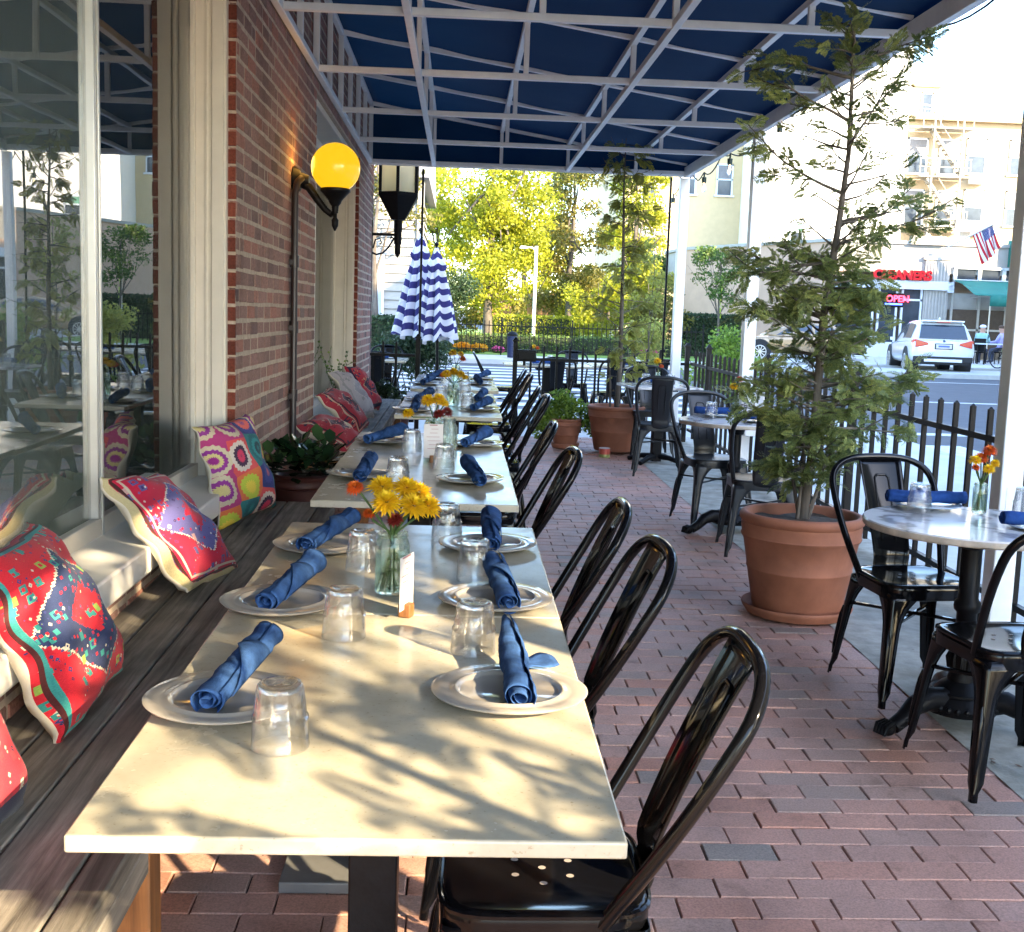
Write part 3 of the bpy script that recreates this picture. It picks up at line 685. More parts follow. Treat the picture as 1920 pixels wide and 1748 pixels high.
row = [(.18, 2.05, -.02, 'nearest glossy black metal chair, its drain-holed seat under the first cream table corner'),
       (.17, 2.88, .04, 'second glossy black metal chair from the near table corner, beside the middle right plate'),
       (.15, 3.46, -.03, 'third glossy black metal chair, at the far right end of the first cream tables'),
       (.12, 4.62, .05, 'black metal chair at the near right end of the second pair of cream tables'),
       (.12, 5.7, -.04, 'black metal chair at the far right end of the second pair of cream tables'),
       (.22, 7.5, .03, 'black metal chair at the near right end of the third pair of tables'),
       (.22, 8.3, -.05, 'black metal chair at the far right end of the third pair of tables'),
       (.26, 9.9, .04, 'black metal chair beside the last tables, nearer of two by the fence post'),
       (.26, 10.75, -.03, 'black metal chair beside the farthest tables, the one closest to the gate opening')]
for i, (x, y, a, lab) in enumerate(row):
    if i == 0: CH.location = (x, y, G(y)+.006); CH.rotation_euler = (0,0,PI/2+a); CH['label'] = lab
    else: dup(CH, (x, y, G(y)+.006), PI/2+a, lab)
GR = 'metal chairs at the small round tables'
for (x, y, a, lab) in ((1.80, 4.42, PI+.12, 'glossy black metal chair facing the camera beside the big terracotta pot'),
                       (1.80, 3.60, .08, 'glossy black metal chair at the right edge, its back to the camera')):
    c = dup(CH, (x, y, G(y)+.006), a, lab); c['group'] = GR
CG = None
for (x, y, a, lab) in ((1.78, 7.98, PI+.15, 'dark grey metal chair on the far side of the middle marble table'),
                       (1.86, 7.02, -.1, 'dark grey metal chair on the near side of the middle marble table, behind the cedar'),
                       (1.80, 10.35, -.12, 'dark grey metal chair with its back turned at the farthest small table'),
                       (1.95, 11.75, PI, 'dark metal chair on the far side of the farthest small table by the corner post')):
    if CG is None: CG = chair('metal_chair', lab, mat['gunmetal'], GR); CG.location = (x, y, G(y)+.006); CG.rotation_euler = (0,0,a)
    else: dup(CG, (x, y, G(y)+.006), a, lab)

# ------------------------------------------------------------------ dining tables
def table(x0, x1, y0, y1, label):
    xc, yc = (x0+x1)/2, (y0+y1)/2; sl_ = .02 if yc < 6 else .0064
    t = thing('dining_table', label, 'table', (xc, yc, G(yc)), group='cream stone dining tables', rx=sl_)
    b = MB(); b.box((0,0,.743), (x1-x0, y1-y0, .026)); b.build('tabletop', mat['stone'], t, bevel=.004, seg=3)
    b = MB(); b.box((0,0,.722), ((x1-x0)*.7, (y1-y0)*.7, .016)); b.box((.0,0,.37), (.09,.09,.70)); b.box((.0,0,.70),(.3,.3,.03)); b.build('pedestal', mat['iron'], t, bevel=.004)
    b = MB(); b.box((-.18,0,.018), (.2,.86,.03)); b.box((0,0,.028),(.5,.12,.03)); b.build('base', mat['steelbase'], t, bevel=.004)
    return t
mat['steelbase'] = M('grey steel base', (.16,.16,.16), .5, .3, var=.2)
table(-.52, .255, 1.56, 2.688, 'nearest cream stone table with sunlight dappled over its near edge')
table(-.52, .255, 2.694, 3.745, 'second cream stone table, carrying the big jar of yellow mums')
table(-.51, .23, 4.14, 5.20, 'third cream stone table, nearest after the gap behind the yellow mums')
table(-.51, .23, 5.206, 6.25, 'fourth cream stone table, by the flat red cushion')
table(-.39, .285, 7.32, 8.32, 'fifth cream stone table, beyond the second gap in the row')
table(-.39, .285, 8.326, 9.32, 'sixth cream stone table, pushed against the fifth')
table(-.39, .34, 9.68, 10.68, 'seventh cream stone table, dark underneath, near the gate')
table(-.39, .34, 10.686, 11.7, 'last cream stone table of the row, closest to the striped umbrellas')
def T(y): return G(y)+.7565
def slope(y): return .02 if y < 5 else .0064

# plates, napkin rolls, tumblers
def mk_plate():
    b = MB()
    fn = lambda a, r, z: 1+(.03*math.sin(2*a+.6)+.014*math.sin(3*a))*min(1, r/.12)
    b.lathe([(.0,.001),(.07,.001),(.085,.004),(.132,.011),(.141,.0155),(.142,.018),(.139,.0195),(.115,.0165),(.104,.0165),(.1,.0195),(.096,.0195),(.093,.0145),(.088,.0115),(.0,.0105)], 64, fn=fn)
    return b.build('dinner_plate', mat['plate'], smooth=60)
def mk_napkin(var):
    b = MB(); rn = random.Random(var); Ln = (.33, .34, .36)[var]; nu, nv = 84, 26
    def f(u, v):
        a = u*2*PI*3.1+(.5 if var == 1 else 0); flare = 1+(.30 if var == 1 else .10)*max(0, (v-.45))*1.6-.10*math.exp(-((v-.32)/.12)**2)*(1 if var != 0 else .4)
        r = (.005+.0238*u)*flare
        y = (v-.5)*Ln
        if var == 2: y += .05*max(0, v-.6)*2.2*math.sin(a+.6); r *= 1-max(0, v-.62)*1.25
        y += .012*math.sin(a*.5+2*var)*(v-.5)*2
        wr = .0012*math.sin(v*31+a*1.5+var)+.0012*math.sin(v*17-a*2)+.0007*math.sin(v*60+a*3)
        tw = a+v*(.9 if var == 1 else .5)
        return (math.cos(tw)*(r+wr)*1.05, y, math.sin(tw)*(r+wr)*.93+.028)
    b.grid(f, nu, nv)
    if var == 2: b.grid(lambda u, v: (.02+.075*u*(1-.25*v), -.01+.06*v+.03*u, .012+.004*math.sin(u*6+v*4)), 8, 6)
    else:        # the loose corner wrapped over the roll
        b.grid(lambda u, v: (math.cos(-.3+2.4*u)*.0328, (v-.5)*.19*(1-u)*1.1-.02+.06*u, math.sin(-.3+2.4*u)*.030+.028), 12, 5)
    return b.build('napkin', mat['napkin'], smooth=60, solid=.0014)
def mk_tumbler():
    b = MB(); fl = lambda a, r, z: 1-(.13*abs(math.sin(5*a))**1.2 if .052 < z < .1 and r > .03 else 0)
    b.lathe([(.047,.0005),(.0478,.003),(.0462,.03),(.0452,.047),(.0466,.05),(.0462,.054),(.0432,.06),(.0405,.085),(.0385,.1),(.0372,.106),(.034,.1095),(.026,.1105),(.02,.107),(.0,.106)], 60, fn=fl)
    b.lathe([(.047,.0005),(.0452,.003),(.044,.03),(.0425,.05),(.0385,.075),(.0365,.09),(.03,.0945),(.0,.095)], 60)
    o = b.build('tumbler', mat['glass'], smooth=60)
    s_ = MB(); s_.lathe([(0,.097),(.0335,.0975),(.0345,.1),(.034,.1055),(.025,.1075),(.019,.1045),(0,.104)], 40); s_.build('base', mat['glassbase'], o, smooth=60); return o
plate0 = None; gtag = {}
def put(o, x, y, z, rz, label, cat, group, sc=1, tilt=None):
    o.location = (x, y, z); o.rotation_euler = (slope(y) if tilt is None else tilt, 0, rz); o.scale = (sc,)*3
    tag(o, label, cat, group); o['_p'] = 1; return o
def inst(cache, mk, key, *a):
    if key not in cache: cache[key] = mk(); return cache[key]
    c = cache[key].copy(); COL.objects.link(c)
    for k in cache[key].children: q = k.copy(); COL.objects.link(q); q.parent = c
    return c
cc = {}
sides = {'L': 'bench side', 'R': 'chair side'}
names = [('L','nearest plate',-.405,2.06,0,-.12), ('L','second plate',-.40,2.73,1,-.22), ('L','third plate',-.385,3.36,2-2,-.25),
         ('R','nearest plate',.112,2.13,2,.03), ('R','second plate',.108,2.80,0,.08), ('R','third plate',.10,3.42,1,.05)]
def place(x, y, var, rz, wp, wn_, dy=.07, sc=1.0, nt=None, dz=0):
    p = inst(cc, mk_plate, 'plate'); put(p, x, y, T(y), random.uniform(0, 6), wp, 'plate', 'plates on the dining tables', sc)
    n = inst(cc, lambda: mk_napkin(var), ('nap', var)); put(n, x+.01, y+dy, T(y)+.017+dz, rz, wn_, 'napkin', 'rolled napkins on the dining tables', 1, (nt if nt is not None else .07)+slope(y)); return p, n
place(-.405, 2.06, 0, -.16, 'greige plate nearest the camera on the bench side', 'blue napkin rolled tight, nearest the camera on the bench side', .10)
place(-.40, 2.73, 1, -.22, 'greige plate in the sun on the bench side, second from the near edge', 'blue napkin flaring to its far end, second on the bench side', .08)
place(-.375, 3.36, 0, -.30, 'greige plate on the bench side left of the mum jar', 'blue napkin on the plate left of the mum jar', .06)
place(.112, 2.13, 2, .03, 'greige plate nearest the camera on the chair side', 'pointed blue napkin roll nearest the camera on the chair side', .09, 1.02)
place(.108, 2.80, 0, .09, 'greige plate on the chair side, beside the second black chair', 'blue napkin rolled on the second chair-side plate', .05)
place(.10, 3.42, 1, -.02, 'greige plate on the chair side at the far end of the first tables', 'blue flared napkin on the third chair-side plate', .06)
place(-.37, 4.67, 0, -.05, 'greige plate at the near left of the third table, by the leafy planter', 'dark blue napkin end facing the camera by the leafy planter', .0)
place(.06, 4.62, 1, .15, 'greige plate at the near right of the third table', 'open flared blue napkin at the near right of the third table', .0)
place(-.36, 5.82, 1, -.5, 'greige plate at the left of the fourth table beside the red cushion', 'blue napkin tilted on the plate beside the flat red cushion', .0)
place(.09, 5.80, 1, -.35, 'greige plate at the right of the fourth table', 'blue napkin angled on the right plate of the fourth table', .0)
for (x, y, wp) in ((-.28,7.62,'near left of the fifth table'),(-.25,8.5,'left of the sixth table'),(.15,7.82,'near right of the fifth table'),(.16,8.65,'right of the sixth table'),
                   (-.27,10.2,'left of the seventh table'),(-.22,11.0,'left of the last table'),(.17,10.4,'right of the seventh table'),(.22,11.2,'right of the last table')):
    place(x, y, int(y*3) % 2, random.uniform(-.4,.1), 'pale plate at the '+wp, 'dark rolled napkin at the '+wp, .0)
for (x, y, lab) in ((-.275,1.87,'upturned fluted tumbler nearest the camera, beside the bench-side napkin'),(-.232,2.49,'upturned fluted tumbler left of the seam, in front of the mum jar'),
                    (.047,2.40,'upturned fluted tumbler touching the near chair-side plate'),(-.24,3.10,'upturned fluted tumbler close to the left of the mum jar'),
                    (.058,3.02,'upturned fluted tumbler behind the second chair-side plate'),(-.02,3.53,'upturned fluted tumbler at the far end of the first tables'),
                    (-.222,4.5,'upturned tumbler at the near edge of the third table'),(-.205,5.45,'upturned tumbler left of the card on the fourth table'),
                    (-.05,4.92,'upturned tumbler in front of the card on the third table'),(-.06,5.9,'upturned tumbler right of the mum jar on the fourth table'),
                    (-.16,7.55,'small upturned tumbler at the left of the fifth table'),(.07,7.9,'small upturned tumbler at the right of the fifth table'),
                    (-.12,8.6,'small upturned tumbler at the left of the sixth table'),(.06,8.9,'small upturned tumbler at the right of the sixth table'),
                    (-.1,10.3,'tiny upturned tumbler on the seventh table, left'),(.06,10.5,'tiny upturned tumbler on the seventh table, right'),(0,11.2,'tiny upturned tumbler on the last table')):
    o = inst(cc, mk_tumbler, 'tum'); put(o, x, y, T(y), random.uniform(0,6), lab, 'tumbler', 'upturned tumblers')

# flowers
def mum(b, c, r, nrm_, rn, mi=0, dome=1.0):
    q = Vector(nrm_).to_track_quat('Z', 'Y'); c = Vector(c)
    for ring in range(6):
        n = 20-ring*2; el = (-.35+ring*.33)*dome
        for k in range(n):
            a = 2*PI*(k+.5*(ring%2))/n+rn.uniform(-.1,.1); L_ = r*(1-.10*ring)*rn.uniform(.85,1.1); w = r*.12
            d = Vector((math.cos(a)*math.cos(el), math.sin(a)*math.cos(el), math.sin(el))); s_ = Vector((-math.sin(a), math.cos(a), 0))*w
            up = Vector((0,0,r*.14))
            P = [d*L_*.1, d*L_*.55+s_+up*.4, d*L_+up*.2, d*L_*.55-s_+up*.4]
            b.add([c+q @ p for p in P], [(0,1,2,3)], mi, min(1, max(0, .25+ring*.13+rn.uniform(-.15,.15))))
def flowers(root, heads, zmouth, rn, leaves=True, lo=.012):
    for (x, y, z, r, mi) in heads:
        b = MB(); mum(b, (x, y, z), r, (x*1.6+rn.uniform(-.3,.3), y*1.6-.35, .8), rn, 0)
        f = b.build('flower_head', (mat['petal'], mat['petal_or'], mat['petal_red'])[mi], root, smooth=0)
        s_ = MB(); s_.tube([(-x*.35+rn.uniform(-.012,.012), -y*.3, lo), (x*.12, y*.12, zmouth), (x*.8, y*.8, z-.02), (x, y, z)], .0028, 6, tone=.4); s_.build('stem', mat['stem'], f)
    if leaves:
        b = MB()
        for k in range(16):
            a = rn.uniform(0, 6.28); z = rn.uniform(.02, zmouth-.01); q = Vector((math.cos(a), math.sin(a), rn.uniform(-.2,.8)))*.026; o = Vector((rn.uniform(-.012,.012), rn.uniform(-.012,.012), z)); s_ = Vector((-math.sin(a), math.cos(a), .3))*.01
            b.add([o, o+q*.5+s_, o+q, o+q*.5-s_], [(0,1,2,3)], 0, rn.random())
        b.build('leaf', mat['stem'], root, smooth=0)
mat['petal_red'] = leaf_mat('wine red petals', (.12,.012,.01), (.2,.02,.015), (.3,.04,.02), .15)
mat['water'] = glass_mat('vase water', (.93,.97,.92), mixt=.45, ior=1.33)
def jar(root, R=.043, Hh=.155):
    b = MB(); b.lathe([(.0,.0),(R*.86,.0),(R,.006),(R,Hh*.78),(R*.9,Hh*.88),(R*.84,Hh*.9),(R*.84,Hh*.99),(R*.88,Hh),(R*.80,Hh),(R*.79,Hh*.9),(R*.86,Hh*.86),(R*.93,Hh*.76),(R*.93,.01),(.0,.008)], 32)
    b.tube([(R*.86*math.cos(2*PI*k/24), R*.86*math.sin(2*PI*k/24), Hh*.94) for k in range(24)], .0022, 6, closed=True)
    j = b.build('jar', mat['jar'], root, smooth=60)
    w = MB(); w.lathe([(.0,.009),(R*.92,.011),(R*.92,Hh*.66),(.0,Hh*.66)], 28); w.build('water', mat['water'], root, smooth=60)
def vase(x, y, heads, label, R=.043, Hh=.155, name='flower_jar', base=None, grp='jars of flowers on the dining tables', leaves=True):
    z = T(y) if base is None else base
    r = thing(name, label, 'flower jar' if name == 'flower_jar' else 'bud vase', (x, y, z), 0, grp); jar(r, R, Hh); flowers(r, heads, Hh, random.Random(int(y*100)), leaves); return r
vase(-.15, 2.87, [(-.015,-.035,.235,.047,0),(.05,-.02,.225,.046,0),(-.03,.02,.265,.045,0),(.03,.03,.262,.045,0),(.085,.0,.222,.043,0),(.06,.04,.25,.043,0),(.005,-.02,.19,.026,2),(-.095,-.01,.265,.028,1),(-.06,.0,.20,.02,1)],
     'large jar of yellow mums with one orange gerbera on the second table')
vase(-.105, 5.42, [(-.03,0,.25,.045,0),(.02,.02,.255,.045,0),(-.12,-.02,.19,.036,0),(.06,.0,.20,.036,2),(.02,-.03,.19,.034,2),(.045,.03,.235,.03,0)], 'jar of yellow and wine red mums on the fourth table', .046, .17)
vase(-.03, 8.1, [(-.05,0,.22,.045,0),(.0,.02,.235,.045,0),(.05,0,.22,.04,0),(-.07,.03,.21,.035,1),(.08,.01,.2,.03,0)], 'jar of golden mums on the fifth table in the distance')
vase(-.02, 10.75, [(-.03,0,.26,.05,0),(.04,.02,.25,.045,0),(.06,-.02,.21,.04,1)], 'jar of yellow and orange flowers on the last table')
# extra clear jar behind the fourth table's mums
o = thing('empty_jar', 'clear empty jar beside the yellow and wine red mums', 'jar', (-.035, 5.6, T(5.6))); b = MB(); b.lathe([(0,0),(.036,0),(.042,.01),(.042,.11),(.03,.13),(.033,.15),(.03,.15),(.027,.13),(.038,.11),(.038,.012),(0,.01)], 28); b.build('jar', mat['jar'], o, smooth=60)

# menu cards in wooden blocks
mat['card'] = M('printed card', (.62,.58,.57), .6, var=.05)
mat['ink'] = M('card print', (.35,.16,.17), .7)
def card(x, y, rz, w, h, label):
    r = thing('menu_card', label, 'menu card', (x, y, T(y)), rz, 'menu cards in wooden blocks')
    b = MB(); b.box((0,0,.016), (.03,.03,.032)); b.build('block', mat['legwood'], r, bevel=.003)
    b = MB(); b.box((0,0,.02+h/2), (w,.0012,h)); rn = random.Random(int(y*10))
    for k in range(7):
        ww = w*rn.uniform(.3,.7); b.box((rn.uniform(-.1,.1)*w,-.001,.03+h*.9-k*h*.115),(ww,.0008,h*.012 if k else h*.03),None,1)
    b.build('card', [mat['card'], mat['ink']], r, smooth=0); return r
card(-.105, 2.66, 1.25, .085, .125, 'menu card on a small wooden block, edge on, in front of the near mum jar')
card(-.10, 5.12, .12, .085, .15, 'menu card facing the camera on the third table seam')

# ------------------------------------------------------------------ small marble tables
mat['marble'] = None
m_, t, N, L, p = _nt('white marble'); v = coords(t); w_ = node(t, 'ShaderNodeTexWave'); w_.inputs['Scale'].default_value = 1.5; w_.inputs['Distortion'].default_value = 14; w_.inputs['Detail'].default_value = 5; w_.inputs['Detail Scale'].default_value = 1.6
L.new(v, w_.inputs['Vector']); L.new(ramp(t, [(0,(.28,.27,.27)),(.13,(.55,.54,.54)),(.4,(.68,.67,.66)),(1,(.72,.71,.70))], w_.outputs['Fac']).outputs[0], p.inputs['Base Color']); p.inputs['Roughness'].default_value = .14
mat['marble'] = m_
mat['marble_edge'] = M('worn marble edge', (.5,.44,.36), .5, var=.35, vs=14)
mat['blueglass'] = M('pale glazed plate', (.42,.47,.52), .08, var=.03, spec=.7)
def claw_base(t):
    b = MB(); b.tube([(0,0,.70),(0,0,.66),(0,0,.655),(0,0,.47),(0,0,.46),(0,0,.445),(0,0,.43),(0,0,.42),(0,0,.30),(0,0,.29),(0,0,.24),(0,0,.19),(0,0,.18),(0,0,.15)], [.06,.05,.036,.036,.046,.048,.046,.036,.034,.046,.05,.046,.05,.05], 20); b.tube([(0,0,.70),(0,0,.715)], .15, 24)
    for k in range(12):      # leaf collar
        a = 2*PI*k/12; b.tube([(.043*math.cos(a),.043*math.sin(a),.2),(.054*math.cos(a),.054*math.sin(a),.25),(.043*math.cos(a),.043*math.sin(a),.285)],[.009,.007,.002],6)
    b.build('column', mat['iron'], t, smooth=50)
    b = MB(); b.lathe([(.05,.17),(.075,.155),(.095,.13),(.125,.11),(.14,.085),(.13,.06),(.0,.055)], 24); b.tube([(.10*math.cos(2*PI*k/36), .10*math.sin(2*PI*k/36), .13) for k in range(36)], .008, 6, closed=True)
    for k in range(28): a = 2*PI*k/28; b.ball((.138*math.cos(a),.138*math.sin(a),.088),.011,0,6,5)
    b.build('base', mat['iron'], t, smooth=50)
    for k in range(3):
        a = 2*PI*k/3+3.55; d = Vector((math.cos(a), math.sin(a), 0)); s_ = Vector((-math.sin(a), math.cos(a), 0)); b = MB()
        b.tube([d*.09+Vector((0,0,.10)), d*.16+Vector((0,0,.115)), d*.22+Vector((0,0,.095)), d*.27+Vector((0,0,.055)), d*.315+Vector((0,0,.032))], [.05,.042,.036,.03,.028], 12)
        for e in (-1, 1):
            for q in range(9): u = q/8; b.ball(d*(.12+.18*u)+s_*e*.03*(1-u*.2)+Vector((0,0,.13-.085*u*u-.01*u)), .0085, 0, 6, 5)
        b.ball(d*.34+Vector((0,0,.03)), .03, 0, 12, 8, (1,1,.95))
        for e in (-1.2,-.4,.4,1.2): b.tube([d*.335+s_*e*.015+Vector((0,0,.05)), d*.365+s_*e*.018+Vector((0,0,.042)), d*.378+s_*e*.019+Vector((0,0,.012))], [.011,.012,.006], 8)
        b.build('claw_foot', mat['iron'], t, smooth=50)
def round_table(x, y, label, r=.385):
    t = thing('marble_table', label, 'table', (x, y, G(y)), group='small marble tables along the fence'); n = 64
    b = MB(); b.lathe([(0,.722),(r-.004,.722),(r,.727)], n, mat=1); b.lathe([(r,.727),(r+.001,.737),(r,.745)], n, mat=1, fn=lambda a, rr, z: 1-.004*abs(math.sin(17*a)*math.sin(5*a)) ); b.lathe([(r,.745),(r-.004,.75),(0,.75)], n); b.build('tabletop', [mat['marble'], mat['marble_edge']], t, smooth=50, weld=1e-4)
    claw_base(t); return t
round_table(1.86, 4.06, 'nearest round white marble table on a clawed black iron base')
round_table(1.86, 7.70, 'middle round white marble table on a clawed black iron base, left of the cedar')
t3 = thing('marble_table', 'farthest small square marble table behind the dark chair', 'table', (1.93, 11.2, G(11.2)), .12, group='small marble tables along the fence')
b = MB(); b.box((0,0,.737),(.66,.7,.026)); b.build('tabletop', mat['marble'], t3, bevel=.004)
b = MB(); b.box((0,0,.37),(.09,.09,.70)); b.box((0,0,.71),(.3,.3,.02)); b.build('column', mat['iron'], t3, bevel=.004)
b = MB()
for k in range(4):
    a = PI/4+k*PI/2; b.tube([(0,0,.07),(.15*math.cos(a),.15*math.sin(a),.06),(.3*math.cos(a),.3*math.sin(a),.02)],[.03,.026,.022],10)
b.build('base', mat['iron'], t3)
def mk_bluenap(): 
    b = MB(); b.grid(lambda u, v: ((v-.5)*.30, math.cos(u*2*PI*3)*(.007+.021*u)*(1+.04*math.sin(v*9)), math.sin(u*2*PI*3)*(.007+.019*u)+.026+.0015*math.sin(v*20+u*8)), 72, 16)
    return b.build('napkin', mat['napkin_dark'], smooth=60, solid=.0014)
def mk_bplate():
    b = MB(); b.lathe([(0,.001),(.07,.001),(.125,.011),(.13,.014),(.127,.0155),(.09,.009),(0,.008)], 48); return b.build('small_plate', mat['blueglass'], smooth=60)
for (x, y, z, rz, lab, k) in ((1.80,4.36,.76,-.03,'back of the nearest marble table, behind the tumbler',0),(2.06,3.96,.76,.02,'front of the nearest marble table, at the picture edge',0),
                       (1.78,7.98,.76,-.05,'back of the middle marble table',1),(1.98,7.62,.76,-.08,'front of the middle marble table',1),(1.90,11.35,.76,.1,'farthest small table',2)):
    p_ = inst(cc, mk_bplate, 'bp'); put(p_, x, y-.01, G(y)+.751, 0, 'pale bluish plate at the '+lab, 'plate', 'plates on the marble tables', 1, 0)
    n_ = inst(cc, mk_bluenap, 'bn'); put(n_, x, y, G(y)+.764, rz, 'royal blue napkin roll at the '+lab, 'napkin', 'napkins on the marble tables', 1, 0)
for (x, y, lab) in ((1.735,4.26,'upturned tumbler on the nearest marble table in front of the blue napkin'),(2.12,4.22,'upturned tumbler at the picture edge on the nearest marble table'),(1.72,7.86,'upturned tumbler on the middle marble table'),(2.0,7.95,'upturned tumbler near the white post on the middle marble table'),(1.80,11.2,'upturned tumbler on the farthest small table'),(2.05,11.25,'second tumbler on the farthest small table, by the bud vase')):
    o = inst(cc, mk_tumbler, 'tum'); put(o, x, y, G(y)+.7515, random.uniform(0,6), lab, 'tumbler', 'upturned tumblers', .95, 0)
GV = 'bud vases on the marble tables'
vase(1.955, 4.24, [(-.03,0,.20,.030,0),(.015,-.02,.17,.028,0),(.03,.02,.235,.034,1),(.045,0,.19,.024,0),(0,.02,.205,.034,1),(-.035,-.02,.175,.02,1)], 'bud vase of yellow and rust flowers on the nearest marble table', .027, .115, 'bud_vase', G(4.24)+.751, GV, False)
vase(1.905, 7.95, [(-.02,0,.21,.04,0),(.02,0,.26,.034,1)], 'bud vase with a yellow and an orange bloom on the middle marble table', .025, .12, 'bud_vase', G(7.95)+.751, GV, False)
vase(1.93, 11.3, [(-.01,0,.23,.05,0),(.03,-.02,.18,.03,1)], 'bud vase with one yellow bloom on the farthest small table', .025, .12, 'bud_vase', G(11.3)+.751, GV, False)
o = thing('table_card', 'small white card standing beside the bud vase on the nearest marble table', 'card', (2.035, 4.2, G(4.2)+.751), 1.1); b = MB(); b.box((0,0,.05),(.07,.0015,.1)); b.box((0,0,.006),(.06,.03,.012)); b.build('card', mat['card'], o, smooth=0)
o = thing('table_card', 'small white card standing beside the bud vase on the middle marble table', 'card', (2.0, 8.02, G(8)+.751), .3); b = MB(); b.box((0,0,.05),(.08,.0015,.1)); b.box((0,0,.006),(.06,.03,.012)); b.build('card', mat['card'], o, smooth=0)
o = thing('citronella_tin', 'small red and green tin on the bricks in front of the far terracotta pot', 'tin', (1.47, 11.5, G(11.5)+.006))
b = MB(); b.lathe([(0,0),(.055,0),(.055,.03)], 20); b.lathe([(.055,.03),(.055,.085)], 20, mat=1); b.lathe([(.055,.085),(.057,.09),(.05,.092),(0,.088)], 20, mat=2); b.build('tin', [M('tin green', (.3,.35,.12), .4), M('tin red', (.5,.09,.06), .4), mat['card']], o)

# ------------------------------------------------------------------ cushions
def cushion(y, x, z, tilt, yaw, roll, a, pat, label, thick=.075, seed=0, w=None):
    b = MB(); n = 36; rn = random.Random(seed); ph = [rn.uniform(0, 6) for _ in range(6)]; w = w or a; uv = []
    for side in (1, -1):
        V = []; base = len(b.v)
        for i in range(n):
            for j in range(n):
                u, v = -1+2*i/(n-1), -1+2*j/(n-1)
                d = max(0, (1-abs(u)**3))**.55*max(0, (1-abs(v)**3))**.55
                pin = 1-.09*(1-abs(v)**2)*abs(u)**6; piv = 1-.09*(1-abs(u)**2)*abs(v)**6
                wr = .0105*d**.4*(math.sin(u*4+v*2.5+ph[0])+.6*math.sin(u*7-v*5+ph[1])+.5*math.sin(v*10+u*3+ph[2]))
                edge = .010*math.sin(u*9+ph[3])*(abs(v) > .9)+.010*math.sin(v*9+ph[4])*(abs(u) > .9)
                sag = -.05*a*(1-v)*.5*(1-u*u)
                V.append((u*w*pin*(1+.035*(1-v)), v*a*piv+sag*.4, side*((1.25 if side > 0 else .45)*thick*d+(wr if side > 0 else wr*.4)+.004)+edge))
                uv.append(((u+1)/2, (v+1)/2))
        b.add(V, [((i*n+j), ((i+1)*n+j), ((i+1)*n+j+1), (i*n+j+1)) for i in range(n-1) for j in range(n-1)], 0 if side > 0 else 1)
    o0 = len(b.v)//2; per = [(i, 0) for i in range(n)]+[(n-1, j) for j in range(1, n)]+[(i, n-1) for i in range(n-2, -1, -1)]+[(0, j) for j in range(n-2, 0, -1)]
    idx = [i*n+j for i, j in per]; m = len(idx); b.f += [(idx[k], idx[(k+1)%m], idx[(k+1)%m]+o0, idx[k]+o0) for k in range(m)]; b.m += [1]*m; b.t += [.5]*m
    b.uv = uv
    o = b.build('cushion', [pat, mat['cream_cloth']], smooth=80)
    # local +z (the printed face) looks into the walk, local +y up
    M_ = Matrix(((0,0,1),(1,0,0),(0,1,0)))            # x->Y, y->Z, z->X
    R_ = Euler((0,0,yaw)).to_matrix() @ Euler((0,-tilt,0)).to_matrix() @ M_ @ Euler((0,0,roll)).to_matrix()
    o.matrix_world = Matrix.Translation((x, y, z)) @ R_.to_4x4()
    return tag(o, label, 'cushion', 'patterned cushions along the benches')
K = kilim_mat
red1 = K('red navy kilim print', (.56,.022,.035), (.028,.04,.10), [(.62,.55,.40),(.04,.24,.21),(.045,.05,.16),(.26,.38,.07)], [(.455,.475,(.045,.25,.23)),(.475,.485,(.08,.02,.02))], 15, .36)
red2 = K('red violet kilim print', (.47,.018,.05), (.11,.10,.27), [(.62,.55,.48),(.10,.09,.25),(.05,.03,.12),(.5,.3,.28)], [(.42,.435,(.5,.42,.33)),(.45,.465,(.06,.02,.02)),(.468,.51,(.48,.40,.22))], 13, .30)
red3 = K('faded red rug print', (.30,.03,.045), (.05,.02,.035), [(.5,.36,.28),(.05,.03,.06),(.4,.1,.1),(.25,.05,.06)], [(.40,.425,(.04,.02,.03)),(.44,.455,(.4,.3,.22))], 9, .22)
pale = K('pale washed rug print', (.36,.30,.33), (.22,.20,.27), [(.5,.45,.44),(.17,.15,.19),(.4,.3,.33),(.3,.27,.32)], [(.43,.455,(.17,.15,.18))], 10, .26, .35)
navy = K('navy red kilim print', (.45,.02,.035), (.015,.018,.045), [(.62,.5,.36),(.3,.03,.04),(.5,.42,.3),(.04,.05,.14)], [(.36,.51,(.018,.018,.04))], 11, .2)
cushion(2.79, -.975, .735, .45, .02, .03, .23, red1, 'big red cushion with navy medallion and teal edge, in the sun at the left edge', .085, 1)
cushion(2.0, -.94, .72, .42, .0, .02, .235, navy, 'red and black cushion cut off by the bottom left corner', .085, 2)
cushion(4.03, -.975, .735, .70, -.05, -.12, .235, red2, 'red cushion with violet lozenges and tan border, leaning on the sill', .07, 3, .25)
cushion(5.14, -.965, .80, .30, -.30, .04, .225, suzani_mat('suzani rosettes'), 'multicoloured cushion of big round rosettes, leaning by the window casing', .075, 4, .235)
cushion(7.55, -.80, .70, 1.15, -.25, .05, .19, red3, 'dull red rug cushion lying nearly flat beyond the leafy planter', .075, 5, .22)
cushion(8.55, -.83, .775, .85, -.1, .06, .21, red3, 'dull red rug cushion propped on the far sill, above the flat one', .075, 6, .23)
cushion(9.45, -.85, .83, .62, -.1, -.1, .22, pale, 'pale washed lilac cushion between two red ones at the far window', .075, 7, .22)
